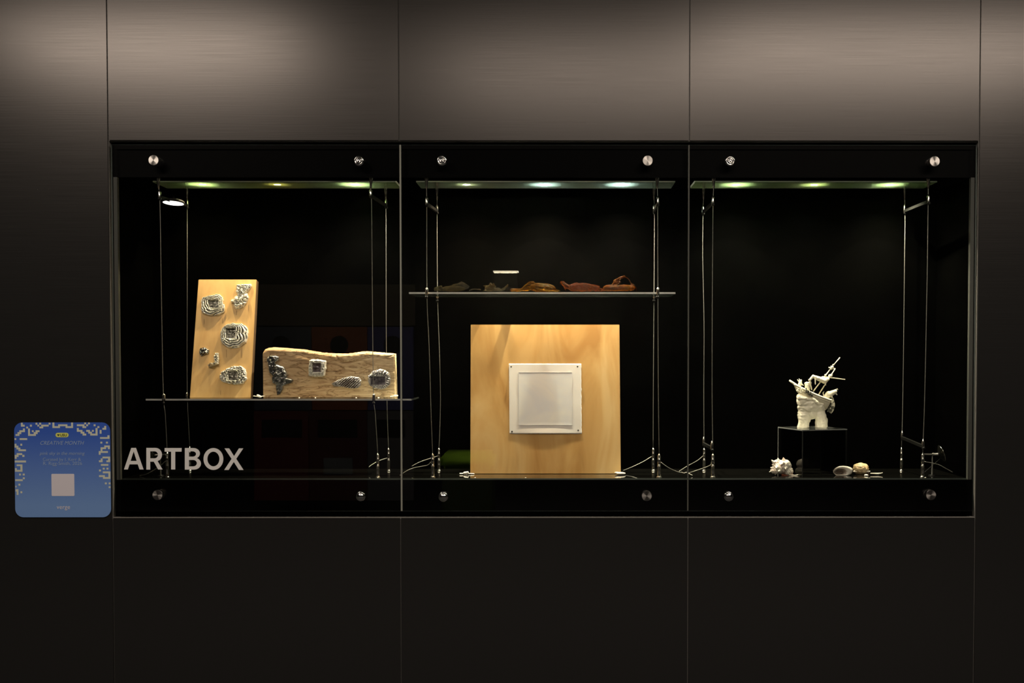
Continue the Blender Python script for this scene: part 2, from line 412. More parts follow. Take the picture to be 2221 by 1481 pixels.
# lettering on the left door
M_vinyl = mat('white_vinyl', (.50, .50, .485), .6)
let = thing('door_lettering', P(398, 1019, -.005), 'large pale grey capital letters reading ARTBOX on the left glass door', 'lettering')
def arc(cx, cy, rx, ry, a0, a1, n=10): return [(cx+rx*math.cos(math.radians(a0+(a1-a0)*i/n)), cy-ry*math.sin(math.radians(a0+(a1-a0)*i/n))) for i in range(n+1)]
LET = {
 'A': [[(262, 525), (368, 210), (436, 210), (548, 525), (488, 525), (463, 450), (344, 450), (318, 525)], [(358, 400), (447, 400), (403, 262)]],
 'R': [[(588, 210)]+arc(722, 310, 95, 100, 90, -50)+[(752, 402), (825, 525), (760, 525), (697, 411), (645, 411), (645, 527), (588, 527)],
       [(645, 260)]+arc(708, 311, 50, 51, 90, -90)+[(645, 362)]],
 'T': [[(855, 212), (1103, 212), (1103, 265), (1010, 265), (1010, 525), (950, 525), (950, 265), (855, 265)]],
 'B': [[(1150, 212)]+arc(1275, 292, 96, 80, 90, -60, 8)+arc(1288, 440, 98, 87, 60, -90, 8)+[(1150, 527)],
       [(1210, 260)]+arc(1266, 299, 48, 39, 90, -90, 8)+[(1210, 338)], [(1210, 386)]+arc(1272, 433, 54, 47, 90, -90, 8)+[(1210, 480)]],
 'O': [arc(1567, 372, 145, 160, 0, 352, 31), arc(1567, 372, 88, 107, 0, 352, 31)],
 'X': [[(1730, 217), (1797, 217), (1868, 330), (1940, 217), (2003, 217), (1900, 370), (2007, 532), (1940, 532), (1865, 415), (1790, 532), (1725, 532), (1832, 370)]]}
for ch, loops in LET.items():
    pts = []
    for L in loops:
        q = []
        for u, v in L:
            p = P(230+u/6.73, 940+v/6.73, -.0050); q.append((p.x, p.z))
        pts.append(q)
    bm = shape2d(pts, .0003)
    for v in bm.verts: v.co = Vector((v.co.x, -.0047-v.co.z, v.co.y))
    bmo('letter', bm, M_vinyl, let)

# ------------------------------------------------------------------ blue sign on the wall
sg = thing('exhibition_sign', P(137, 1121, -.002), 'square blue sign with rounded corners and pixel border beside the case', 'sign')
TLs, TRs, BLs = P(31, 916, -.001), P(238, 916, -.001), P(34, 1121.5, -.001)
sx0, sx1, sz1, sz0 = (TLs.x+BLs.x)/2, P(240, 1018, -.001).x, TLs.z, BLs.z
def rrect(x0, x1, z0, z1, r, n=8):
    o = []
    for cx, cz, a in ((x1-r, z1-r, 0), (x0+r, z1-r, 90), (x0+r, z0+r, 180), (x1-r, z0+r, 270)):
        for i in range(n+1):
            t = math.radians(a+90*i/n); o.append((cx+r*math.cos(t), cz+r*math.sin(t)))
    return o
def plate(name, loops, yc, depth, m, parent):
    bm = shape2d(loops, depth)
    for v in bm.verts: v.co = Vector((v.co.x, yc-v.co.z, v.co.y))
    return bmo(name, bm, m, parent)
M_sign = mat('blue_print', (.03, .06, .25), .6, 0, Specular_IOR_Level=.0)
tc = nn(M_sign, 'ShaderNodeTexCoord'); sp = nn(M_sign, 'ShaderNodeSeparateXYZ'); mr = nn(M_sign, 'ShaderNodeMapRange')
mr.inputs['From Min'].default_value = 0; mr.inputs['From Max'].default_value = sz1-sz0
cr = nn(M_sign, 'ShaderNodeValToRGB'); cr.color_ramp.elements[0].color = (.12, .215, .43, 1); cr.color_ramp.elements[1].color = (.032, .080, .34, 1)
cr.color_ramp.elements[0].position = .12; cr.color_ramp.elements[1].position = .9
lk(M_sign, tc.outputs['Object'], sp.inputs[0]); lk(M_sign, sp.outputs['Z'], mr.inputs[0]); lk(M_sign, mr.outputs[0], cr.inputs[0])
lk(M_sign, cr.outputs[0], M_sign.node_tree.nodes['Principled BSDF'].inputs['Base Color'])
plate('sign_board', [rrect(sx0, sx1, sz0, sz1, .026)], -.0015, .0014, M_sign, sg)
M_pix = mat('cream_print', (.42, .44, .36), .6)
M_white = mat('white_print', (.48, .46, .50), .6)
M_paleblue = mat('pale_blue_print', (.19, .27, .43), .6)
M_yel = mat('yellow_print', (.50, .52, .10), .6)
M_ink = mat('dark_print', (.03, .035, .005), .6)
Z1 = [(310,95,390,265),(310,180,475,265),(540,265,625,345),(705,180,790,265),(400,345,485,505),(240,425,485,505),(160,505,325,590),(75,590,245,670),(625,345,705,670),(625,590,965,670),(870,505,1040,590),(790,425,870,505),(950,425,1125,505),(950,95,1030,180),(1110,95,1195,180),(1030,180,1110,260),(1200,180,1525,260),(1120,260,1285,340),(1525,95,1605,175),(1690,85,1775,325),(1690,245,2020,325),(1940,165,2221,245),(30,770,105,850),(255,770,585,850),(35,1015,115,1185),(115,1100,200,1265),(200,1185,285,1340),(200,1260,530,1340),(285,1015,365,1100)]
Z2 = [(-100,165,225,245),(145,245,470,325),(390,85,470,325),(640,165,970,245),(885,245,1050,325),(965,85,1045,165),(1130,85,1210,165),(1050,165,1130,245),(1375,165,1460,245),(1540,245,1625,325),(1840,235,1925,400),(1760,320,1925,400),(640,325,725,490),(640,410,885,490),(805,490,970,570),(890,570,1050,655),(1050,410,1215,490),(1140,490,1300,570),(1225,570,1545,655),(1460,325,1545,655),(1300,410,1380,490),(1640,410,1720,575),(1980,645,2070,800),(1655,725,2070,800),(1670,925,1755,1005),(1915,925,2000,1005),(1840,1090,2085,1170),(2000,1170,2085,1250),(1680,1170,1920,1250),(1680,1170,1760,1415),(1600,1335,2000,1415)]
Z3 = [(90,38,268,100),(30,95,150,160),(30,95,90,220),(272,92,340,160),(30,275,390,338),(90,400,270,455),(212,400,275,635),(38,520,95,635),(38,575,275,635),(168,695,228,755),(285,695,350,755),(290,815,350,875),(45,875,285,935),(148,1020,208,1082),(50,1085,85,1140),(55,1195,148,1270),(90,1195,148,1380),(212,1262,270,1325)]
Z4 = [(210,-20,270,90),(330,150,575,208),(510,150,575,328),(455,270,575,328),(275,208,332,328),(215,268,332,328),(278,388,518,445),(338,508,400,565),(458,508,520,565),(218,565,280,625),(340,625,585,685),(520,625,585,865),(345,805,585,865),(218,745,405,805),(405,980,468,1038),(528,980,590,1038),(528,1100,590,1158)]
bm = nb(); q = 0
for Z, ox, oy, s in ((Z1, 30, 912, 20.2), (Z2, 135, 912, 20.2), (Z3, 30, 980, 14.8), (Z4, 200, 980, 14.8)):
    for a, b_, c_, d_ in Z:
        p0 = P(ox+a/s, oy+d_/s, -.0031); p1 = P(ox+c_/s, oy+b_/s, -.0031)
        x0 = max(p0.x, sx0); x1 = min(p1.x, sx1); z1 = min(p1.z, sz1)
        yy = -.00300 - .000004*(q % 9); q += 1
        vs = [bm.verts.new((x, yy, z)) for x, z in ((x0, p0.z), (x1, p0.z), (x1, z1), (x0, z1))]; bm.faces.new(vs)
bmo('pixel_border', bm, M_pix, sg)
def pxrr(x0, x1, y0, y1, r, name, m, yc=-.0031, dp=.00008):
    a = P(x0, y1, yc); c_ = P(x1, y0, yc); return plate(name, [rrect(a.x, c_.x, a.z, c_.z, r)], yc, dp, m, sg)
pxrr(120.6, 148.6, 938.5, 948, .0066, 'badge', M_yel)
fit_text('USU', 130.5, 145, 946.2, -.0034, 'badge_text', M_ink, sg, bold=.03)
a = P(126.5, 943.3, -.0034)
pts = []
for i in range(24):
    t = 2*PI*i/24; pts.append((a.x+.00026*16*math.sin(t)**3*.9, a.z+.00024*(13*math.cos(t)-5*math.cos(2*t)-2*math.cos(3*t)-math.cos(4*t))))
plate('heart_symbol', [pts], -.0034, .00005, M_ink, sg)
fit_text('CREATIVE MONTH', 87.5, 182.5, 964.4, -.0034, 'sign_text', M_paleblue, sg, shear=.3, capfrac=1.05)
fit_text('pink sky in the morning', 86, 184, 986.3, -.0034, 'sign_text', M_paleblue, sg, shear=.25)
fit_text('Curated by I. Kerr &', 93, 175.5, 999.4, -.0034, 'sign_text', M_paleblue, sg)
fit_text('R. Rigg-Smith, 2026', 93.8, 178, 1008.4, -.0034, 'sign_text', M_paleblue, sg)
fit_text('verge', 123, 152, 1103.7, -.0034, 'sign_text', M_white, sg)
pxrr(112, 161, 1027.5, 1075.5, .003, 'white_square', M_white)

# ------------------------------------------------------------------ suspension cables
YFc, YBc = .062, .262
def cable(pxt, pyt, pxb, pyb, front, mids, posttop, label, clamps=()):
    """pxt/pyt: where it meets the ceiling, pxb: foot; mids: picture x at given picture y"""
    Y = YFc if front else YBc
    top = P(pxt, pyt, Y); top.z = ZC+.050; foot = P(pxb, pyb, Y); foot.z = ZF
    t = thing('suspension_cable', foot, label, 'cable', 'steel suspension cables of the case')
    ptop = P(pxb, posttop, Y).z
    zfit = P(pxt, pyt+3, Y).z
    s = 1.0 if front else .92
    bm = nb(); Mt = Matrix.Translation((top.x, top.y, 0))
    lathe(bm, [(0, ZC+.05), (.0062*s, ZC+.05), (.0062*s, zfit), (.0052*s, zfit-.002), (.0040*s, zfit-.012), (.0032*s, zfit-.024), (.0012, zfit-.025), (0, zfit-.025)], Mt, 16); bmo('ceiling_fitting', bm, M_steel, t, True)
    pts = [Vector((top.x, top.y, zfit-.02))] + [P(x, y, Y) for x, y in mids] + [Vector((foot.x, foot.y, ptop))]
    bm = nb(); tube(bm, smoothline(pts, 4), .0011, 6); bmo('wire', bm, M_wire, t, True)
    h = ptop-ZF
    pr = [(0, 0), (.0088, 0), (.0088, .0022), (.0060, .0035), (.0056, .006), (.0056, h*.46), (.0062, h*.465), (.0062, h*.49), (.0050, h*.50), (.0048, h*.76), (.0054, h*.765), (.0054, h*.78), (.0048, h*.79), (.0048, h*.95), (.0036, h*.985), (.0016, h), (.0012, h*1.03), (0, h*1.03)]
    bm = nb(); lathe(bm, [(r*s, z) for r, z in pr], Matrix.Translation((foot.x, foot.y, ZF)), 18); bmo('tensioner', bm, M_steel, t, True)
    for (x, y) in clamps:
        c = P(x, y, Y); bm = nb()
        lathe(bm, [(0, -.010), (.0035, -.010), (.0052, -.008), (.0052, .008), (.0040, .0105), (.0015, .012), (0, .013)], Matrix.Translation(c), 16)
        bmo('shelf_clamp', bm, M_steel, t, True)
        bm = nb(); lathe(bm, [(0, -.012), (.0042, -.012), (.0042, -.004), (0, -.004)], Matrix.Translation(c+Vector((-.001, .0, -.010))), 12)
        bmo('clamp_screw', bm, M_dark, t, True)
    return t
cable(343.5, 389, 363, 1036, True, [(347, 445), (350, 640), (354, 850), (358.5, 900)], 981, 'leftmost front cable, beside the round glowing disc', [(355, 862)])
cable(405.5, 414, 412, 1020.5, False, [(406, 480), (406, 640), (406, 848)], 969, 'back cable just left of the pale wood panel', [(405.5, 858)])
cable(804.5, 389, 819.5, 1036, True, [(806, 450), (807.5, 640), (810, 850), (814, 900)], 984, 'front cable crossing the driftwood block', [(811, 862)])
cable(836.5, 414, 843, 1020.5, False, [(837.5, 480), (837.5, 640), (838, 758), (840, 900)], 972.5, 'back cable behind the right end of the driftwood')
cable(925, 389, 938.5, 1036, True, [(925.5, 450), (926, 640), (931, 760), (935, 900)], 984.5, 'front cable left of the amber glass shelf', [(925.5, 632)])
cable(948, 414, 952, 1020.5, False, [(948, 480), (949, 640), (953, 760), (955.5, 860), (953.5, 940)], 972.5, 'back cable at the left of the amber glass shelf', [(949, 641)])
cable(1425.5, 389, 1429.5, 1036, True, [(1426.5, 445), (1427, 640), (1428, 850)], 985, 'front cable at the right end of the amber glass shelf', [(1427, 632)])
cable(1418.5, 414, 1416.5, 1020.5, False, [(1419.5, 480), (1418.5, 640), (1417, 850)], 972.5, 'back cable at the right end of the amber glass shelf', [(1419, 641)])
cable(1548, 389, 1546, 1036, True, [(1546.5, 450), (1545, 640), (1544.5, 850)], 985, 'front cable at the left of the right bay')
cable(1526, 414, 1527, 1020.5, False, [(1524.5, 470), (1524, 560), (1527, 700), (1526.5, 850)], 973, 'back cable at the left of the right bay')
cable(2013.5, 389, 2001, 1036, True, [(2013, 450), (2011, 600), (2006, 850)], 984, 'rightmost front cable, beside the small spotlight')
cable(1962.5, 414, 1955, 1018.5, False, [(1963, 480), (1962, 560), (1958.5, 850)], 972, 'rightmost back cable, right of the porcelain ship')

# bracket arms between the front and back cables
def arm(f, b_, label, tubes=True, r=.0040):
    A = P(*f, YFc); B = P(*b_, YBc)
    t = thing('cable_arm', (A+B)/2, label, 'bracket', 'black bracket arms clamped between cables')
    bm = nb(); d = (B-A).normalized(); sd = d.cross(Vector((0, 0, 1))).normalized(); u2 = sd.cross(d)
    pr = []
    for p in (A+d*.006, B-d*.006):
        pr.append([bm.verts.new(p+sd*a2*.0035+u2*b2*.0045) for a2, b2 in ((-1, -1), (1, -1), (1, 1), (-1, 1))])
    for k in range(4): bm.faces.new((pr[0][k], pr[0][(k+1) % 4], pr[1][(k+1) % 4], pr[1][k]))
    bm.faces.new(pr[0]); bm.faces.new(pr[1][::-1]); bmo('bar', bm, M_dark, t)
    for p in (A, B):
        bm = nb(); lathe(bm, [(0, -.004), (.0048, -.004), (.0052, -.001), (.0050, .002), (.0046, .016), (.0030, .019), (.0018, .023), (0, .023)], Matrix.Translation(p), 16); bmo('cable_grip', bm, M_steel, t, True)
        bm = nb(); lathe(bm, [(0, -.007), (.0045, -.007), (.0045, .004), (0, .004)], Matrix.Translation(p+Vector((.001, -.004, -.006))) @ Matrix.Rotation(PI/2, 4, 'X'), 14); bmo('grip_screw', bm, M_dark, t, True)
    return A, B
arm((346, 427), (406.5, 446), 'black bracket arm holding the glowing disc in the left bay')
arm((804, 424), (837.5, 446), 'black bracket arm left of the first glass joint')
arm((925.5, 442), (948, 458), 'black bracket arm right of the first glass joint')
arm((1426.5, 441), (1418.5, 458), 'black bracket arm high at the right of the middle bay')
arm((1546, 440), (1524.5, 460), 'black bracket arm high at the left of the right bay')
arm((2013.5, 437), (1962, 458), 'black bracket arm high at the far right of the case')
arm((1544, 972), (1526, 962), 'low black bracket arm right of the second glass joint')
arm((2002, 968), (1956.5, 949), 'low black bracket arm at the far right of the case')
# glowing disc added in place of a white reflection
pc = P(376, 440, .155)
t = thing('reflection_disc', pc, 'glowing round white disc standing in for a reflection, under a bracket arm in the left bay', 'lamp')
Rp = Matrix.Translation(pc) @ Matrix.Rotation(math.radians(-6), 4, 'X') @ Matrix.Rotation(math.radians(2), 4, 'Y')
bm = nb(); lathe(bm, [(.0325, -.001), (.0345, 0), (.0345, .006), (.028, .010), (0, .011)], Rp, 40); bmo('housing', bm, M_dark, t, True)
bm = nb(); lathe(bm, [(0, -.0015), (.0325, -.001), (.0325, .001), (0, .001)], Rp, 40); bmo('glow_face', bm, emit('reflection_disc_glow', (1, .98, .95), 2), t, True)
bm = nb(); tube(bm, [pc+Vector((0, 0, .008)), pc+Vector((0, -.004, .022))], .004, 10); bmo('stem', bm, M_dark, t)

# small spotlights on the base at both ends
M_dishm = mat('dark_dish', (.03, .03, .025), .15, .8)
def spotlet(c, ang, label, flip=1):
    t = thing('small_spotlight', Vector((c.x, c.y, ZF)), label, 'spotlight', 'small spotlights on the case floor')
    M = Matrix.Translation(c) @ Matrix.Rotation(ang, 4, 'Y')
    bm = nb(); lathe(bm, [(0, 0), (.0045, 0), (.005, .003), (.0042, .016), (.006, .019), (0, .019)], M, 28); bmo('lamp_neck', bm, M_steel, t, True)
    M2 = M @ Matrix.Translation((0, 0, .022)) @ Matrix.Rotation(.35*flip, 4, 'Y')
    bm = nb(); lathe(bm, [(.004, -.002), (.016, .002), (.026, .008), (.0268, .009), (.0255, .0085), (.012, .003), (0, .001)], M2, 32); bmo('reflector', bm, M_dishm, t, True)
    bm = nb(); lathe(bm, [(.0262, .0078), (.0275, .0085), (.0262, .0096), (.0255, .0085)], M2, 40); bmo('rim', bm, M_steel, t, True)
    bm = nb(); tube(bm, [M @ Vector((0, 0, -.028)), M @ Vector((0, 0, .002))], .0030, 10); bmo('stem', bm, M_steel, t)
    bm = nb(); tube(bm, smoothline([M @ Vector((0, 0, .02)), M @ Vector((.01, .002, .03)), Vector((c.x+.03*flip, c.y+.01, ZF+.002))]), .0012, 6); bmo('lead', bm, M_dark, t, True)
    bm = nb(); lathe(bm, [(0, 0), (.012, 0), (.012, .002), (.003, .004), (.0025, c.z-ZF-.003), (0, c.z-ZF-.003)], Matrix.Translation((c.x, c.y, ZF)), 20); bmo('foot', bm, M_dark, t, True)
spotlet(P(2022, 985, .11), PI/2+.0, 'small chrome dish spotlight at the right end of the case', -1)
spotlet(P(348, 986, .11), -PI/2-.1, 'small chrome dish spotlight behind the letter R', -1)

# loose leads
M_lead = mat('silver_lead', (.33, .32, .29), .35, .4)
def lead(pts, label, r=.0011):
    pp = [P(x, y, Y) for x, y, Y in pts]
    for p in pp: p.z = max(p.z, ZF+.0016)
    bm = nb(); tube(bm, smoothline(pp, 8), r, 6)
    o = bmo('lead_wire', bm, M_lead, None, True, loc=pp[-1]); tag(o, label, 'cord', 'thin leads lying on the case floor')
lead([(359, 1000, .066), (345, 1012, .08), (320, 1027, .09), (303, 1033.5, .10)], 'thin lead running behind the letter R to the left')
lead([(840, 993, .262), (822, 999, .25), (806, 1008, .23), (800, 1013, .22)], 'faint lead curving behind the front post under the driftwood')
lead([(949, 989, .262), (930, 995, .25), (910, 1002, .24), (893, 1011, .23)], 'upper of the two leads left of the plywood board')
lead([(934, 1002, .066), (926, 1009, .07), (900, 1014, .075), (884, 1020, .07), (867, 1031, .066)], 'lower brighter lead bending across the first glass joint')
lead([(1413, 990, .262), (1395, 1001, .25), (1372, 1012, .24), (1352, 1020, .20)], 'lead running down towards the flat white shell')
lead([(1433, 1002, .066), (1450, 1014, .07), (1467, 1022, .09), (1478, 1025, .10)], 'lead drooping right of the middle bay posts')
lead([(1524, 989, .262), (1512, 999, .22), (1490, 1011, .17), (1473, 1022, .12)], 'lead crossing the second glass joint from upper right')
lead([(1543, 1002, .066), (1540, 1009, .068), (1520, 1017, .08), (1494, 1025.5, .09)], 'lead curling off the front post right of the second joint')
lead([(2006, 1001, .066), (2034, 1007, .075), (2050, 1015, .08), (2066, 1024, .09)], 'bright lead arching to the right from the rightmost post')
lead([(1478, 1024, .11), (1484, 1026, .10), (1488, 1024.5, .10), (1494, 1027, .095), (1502, 1031, .09)], 'tangled lead end at the second glass joint', .0016)

# ------------------------------------------------------------------ glass shelves
def shelf(pxa, pxb, pyf, label, grp, th=.0055):
    y0, y1 = YFc+.006, YBc-.006
    A = P(pxa, pyf, y0); B = P(pxb, pyf, y0)
    zt = A.z if pyf > 777 else A.z+0
    t = thing('glass_shelf', ((A.x+B.x)/2, (y0+y1)/2, zt-th), label, 'shelf', grp)
    bm = nb(); fs = box(bm, A.x, B.x, y0, y1, zt-th, zt, edge='z'); fs[0].material_index = fs[1].material_index = fs[3].material_index = 2
    bmo('glass_sheet', bm, [M_shelf, M_shelfedge, M_sideedge], t)
    return zt
ZS1 = shelf(316, 892.5, 864.8, 'glass shelf under the wood panel and driftwood in the left bay', 'glass shelves')
ZS2 = shelf(887, 1465, 633.5, 'glass shelf carrying the amber glass pieces', 'glass shelves')

# ------------------------------------------------------------------ planes for leaning boards
class Plane:
    def __init__(s, c, n): s.c = Vector(c); s.n = Vector(n).normalized(); s.u = Vector((0, 0, 1)).cross(s.n).normalized()*1; s.v = s.n.cross(s.u)
    def hit(s, px, py):
        d = ray(px, py); t = (s.c-cam_loc).dot(s.n)/d.dot(s.n); return cam_loc+d*t
def slab(corners, n, th, bm, bev=0):
    f = [bm.verts.new(c) for c in corners]; b_ = [bm.verts.new(c+n*th) for c in corners]
    fs = [bm.faces.new(f), bm.faces.new(b_[::-1])]
    for k in range(4): fs.append(bm.faces.new((f[k], b_[k], b_[(k+1) % 4], f[(k+1) % 4])))
    if bev: bmesh.ops.bevel(bm, geom=list({e for q in fs for e in q.edges}), offset=bev, segments=2, affect='EDGES')

def interp_outline(ol, n):
    """resample a closed outline about its centre by angle"""
    cx = sum(p[0] for p in ol)/len(ol); cy = sum(p[1] for p in ol)/len(ol)
    return cx, cy
def cross_r(poly, c, a):
    dx, dy = math.cos(a), math.sin(a); best = 0
    for i in range(len(poly)):
        x1, y1 = poly[i][0]-c[0], poly[i][1]-c[1]; x2, y2 = poly[(i+1) % len(poly)][0]-c[0], poly[(i+1) % len(poly)][1]-c[1]
        ex, ey = x2-x1, y2-y1; den = dx*ey-dy*ex
        if abs(den) < 1e-12: continue
        t = (x1*ey-y1*ex)/den; s = (x1*dy-y1*dx)/den
        if t > 0 and -1e-6 <= s <= 1+1e-6: best = max(best, t)
    return best
def relief(name, plane, outlines, Hh, m, parent, style='ridge', hole=None, holemat=None, seed=0, wob=.05, label=None, na=110, nr=26):
    bm = nb()
    for oi, (poly, cen) in enumerate(outlines):
        pl = []
        for (x, y) in poly:
            h = plane.hit(x, y); pl.append(((h-plane.c).dot(plane.u), (h-plane.c).dot(plane.v)))
        hc = plane.hit(*cen); c = ((hc-plane.c).dot(plane.u), (hc-plane.c).dot(plane.v))
        rad = sum(math.hypot(p[0]-c[0], p[1]-c[1]) for p in pl)/len(pl)
        hq = None
        if hole and oi == 0:
            hq = []
            for (x, y) in hole:
                h = plane.hit(x, y); hq.append(((h-plane.c).dot(plane.u), (h-plane.c).dot(plane.v)))
            c = (sum(p[0] for p in hq)/4, sum(p[1] for p in hq)/4)
        rings = []
        t0 = 0 if hq is None else 0
        for j in range(nr+1):
            t = j/nr; ring = []
            for k in range(na):
                a = 2*PI*k/na
                R1 = cross_r(pl, c, a)*(1+wob*noise.noise(Vector((math.cos(a)*3+seed, math.sin(a)*3, 5.1))) + wob*.8*noise.noise(Vector((math.cos(a)*9+seed, math.sin(a)*9, 1.7))))
                R0 = cross_r(hq, c, a) if hq else 0
                r = R0+(R1-R0)*t
                u, v = c[0]+r*math.cos(a), c[1]+r*math.sin(a)
                edge = math.sqrt(max(0, 1-t**5))
                q = Vector((u*1.0, v*1.0, seed*1.3)); 
                if style == 'ridge':       # coiled, wave-like rings
                    ph = t*4.2+1.0*noise.noise(q*42)+.22*noise.noise(q*130)
                    hh = .38+.62*abs(math.sin(PI*ph))**.8-.14*noise.noise(q*260)
                elif style == 'nugget':    # lumps like pebbled foil
                    d, _ = noise.voronoi(q*125); hh = .45+.75*min(1, (d[1]-d[0])*1.6)
                elif style == 'crumple':   # foil folds
                    hh = .42+1.1*abs(noise.noise(q*70))+.7*abs(noise.noise(q*160+Vector((3, 1, 2))))
                elif style == 'comb':      # short radial ribs
                    hh = .62+.28*math.sin(a*34+4*noise.noise(q*50))*min(1, t*2)+.3*abs(noise.noise(q*120))
                elif style == 'stripe':
                    hh = .55+.35*math.sin((u*.9+v)*2*PI/.0075+2*noise.noise(q*80))+.3*abs(noise.noise(q*140))
                elif style == 'melt':      # smooth, poured metal
                    hh = .45+.9*abs(noise.noise(q*34))+.35*abs(noise.noise(q*80)) + .35*math.sin(rad and (r/rad)*9 + a)*math.exp(-3*t)
                else: hh = .75+.2*abs(noise.noise(q*60))+.1*noise.noise(q*200)
                if hq: hh = hh*min(1, .55+t*4)
                z = 1.25*Hh*hh*edge
                ring.append(bm.verts.new(plane.c+plane.u*u+plane.v*v+plane.n*(-z-.0004*(t < 1))))
                if hq is None and j == 0: break
            rings.append(ring)
        for A_, B_ in zip(rings, rings[1:]):
            for k in range(na):
                if len(A_) == 1: bm.faces.new((A_[0], B_[k], B_[(k+1) % na]))
                else: bm.faces.new((A_[k], B_[k], B_[(k+1) % na], A_[(k+1) % na]))
        if hq:
            bot = [bm.verts.new(v.co + plane.n*(Hh*.42)) for v in rings[0]]
            for k in range(na): bm.faces.new((bot[k], rings[0][k], rings[0][(k+1) % na], bot[(k+1) % na]))
    o = bmo(name, bm, m, parent, True)
    if label: o['label'] = label
    if hole:
        bm = nb(); n1 = 22; V = []
        h4 = [plane.hit(*p) for p in hole]
        for i in range(n1+1):
            for j in range(n1+1):
                s_, t_ = i/n1, j/n1
                p = h4[0].lerp(h4[1], s_).lerp(h4[3].lerp(h4[2], s_), t_)
                V.append(bm.verts.new(p+plane.n*(-Hh*.14-.0016*abs(noise.noise(p*120+Vector((seed, 0, 0)))))))
        for i in range(n1):
            for j in range(n1):
                bm.faces.new((V[i*(n1+1)+j], V[(i+1)*(n1+1)+j], V[(i+1)*(n1+1)+j+1], V[i*(n1+1)+j+1]))
        o2 = bmo('inset_plate', bm, holemat or M_plate, parent, True)
    return o
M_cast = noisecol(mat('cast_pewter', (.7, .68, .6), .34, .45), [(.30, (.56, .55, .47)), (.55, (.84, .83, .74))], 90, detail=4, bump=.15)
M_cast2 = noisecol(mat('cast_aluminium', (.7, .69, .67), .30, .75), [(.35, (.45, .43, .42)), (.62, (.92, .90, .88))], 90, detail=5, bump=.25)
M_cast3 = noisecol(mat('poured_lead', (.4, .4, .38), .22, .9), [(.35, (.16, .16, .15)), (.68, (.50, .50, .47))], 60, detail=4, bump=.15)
for mm in (M_cast, M_cast2, M_cast3):  # crevice shade multiplied into the castings' colour by pointiness
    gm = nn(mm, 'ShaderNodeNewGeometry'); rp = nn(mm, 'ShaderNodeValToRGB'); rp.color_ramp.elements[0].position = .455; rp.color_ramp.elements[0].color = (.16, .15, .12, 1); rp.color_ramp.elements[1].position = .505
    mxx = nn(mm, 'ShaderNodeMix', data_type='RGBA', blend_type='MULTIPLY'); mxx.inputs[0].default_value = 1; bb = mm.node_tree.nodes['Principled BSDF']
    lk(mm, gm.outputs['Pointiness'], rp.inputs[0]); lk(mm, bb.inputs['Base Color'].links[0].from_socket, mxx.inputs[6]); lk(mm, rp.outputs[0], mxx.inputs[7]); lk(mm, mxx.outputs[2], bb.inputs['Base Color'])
M_plate = noisecol(mat('etched_plate', (.2, .2, .17), .35, .6), [(.42, (.03, .03, .02)), (.55, (.14, .13, .10)), (.68, (.45, .44, .38))], 130, detail=4)
M_plate2 = noisecol(mat('etched_plate_violet', (.2, .2, .2), .3, .7), [(.38, (.10, .09, .10)), (.62, (.34, .31, .33))], 90, detail=4)

# ------------------------------------------------------------------ pale wood panel with six castings
def woodmat(name, a, b_, c_, sc_=7, stretch=(6, 6, .5), rough=.45):
    m = mat(name, a, rough, 0, Specular_IOR_Level=.25)
    return noisecol(m, [(.30, a), (.52, b_), (.75, c_)], sc_, stretch, detail=6, dist=.6, bump=.06)
M_pale = woodmat('pale_pine', (.56, .34, .12), (.64, .405, .155), (.70, .46, .19), 5)
M_paleside = mat('shaded_pale_wood_edge', (.10, .055, .022), .7)  # side copy of the pale wood, with its shade put into the colour
pA, pB = P(411.5, 859.5, .135), P(543.5, 860, .135); pA.z = pB.z = ZS1+.0004
th0 = math.radians(0)
pC, pD = P(556.5, 606, .225), P(430.5, 606, .225); zz = (pC.z+pD.z)/2; pC.z = pD.z = zz
nrm = (pB-pA).cross(pD-pA).normalized()
if nrm.y > 0: nrm = -nrm
PL1 = Plane((pA+pB+pC+pD)/4, -nrm)         # plane.n points into the board; relief grows along -n
art1 = thing('wood_panel_artwork', (pA+pB)/2, 'upright pale wood panel with six silver castings leaning in the left bay', 'artwork')
bm = nb(); slab([pA, pB, pC, pD], -nrm, .026, bm, .0012)
for f_ in bm.faces:
    f_.normal_update()
    if abs(f_.normal.dot(nrm)) < .5: f_.material_index = 1
bmo('wood_panel', bm, [M_pale, M_paleside], art1)
def Q1(u, v): return (400+u/5.108, 590+v/5.107)
def OL(pts, c, f=Q1): return ([f(*p) for p in pts], f(*c))
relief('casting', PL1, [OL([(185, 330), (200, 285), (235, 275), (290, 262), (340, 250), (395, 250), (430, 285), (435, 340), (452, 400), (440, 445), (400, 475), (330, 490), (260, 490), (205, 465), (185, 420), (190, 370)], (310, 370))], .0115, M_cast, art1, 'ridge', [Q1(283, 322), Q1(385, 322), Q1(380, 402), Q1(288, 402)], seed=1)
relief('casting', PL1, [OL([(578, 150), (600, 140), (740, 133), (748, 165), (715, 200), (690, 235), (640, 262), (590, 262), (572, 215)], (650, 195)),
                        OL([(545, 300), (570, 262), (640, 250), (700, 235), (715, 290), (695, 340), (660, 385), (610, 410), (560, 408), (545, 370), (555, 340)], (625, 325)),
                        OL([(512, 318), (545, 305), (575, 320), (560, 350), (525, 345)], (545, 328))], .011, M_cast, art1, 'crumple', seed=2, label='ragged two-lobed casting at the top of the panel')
relief('casting', PL1, [OL([(402, 670), (430, 620), (480, 580), (550, 568), (640, 575), (690, 605), (712, 660), (700, 730), (690, 780), (620, 830), (540, 855), (470, 835), (420, 800), (400, 740)], (555, 710))], .012, M_cast, art1, 'ridge', [Q1(473, 632), Q1(572, 632), Q1(572, 735), Q1(473, 735)], seed=3)
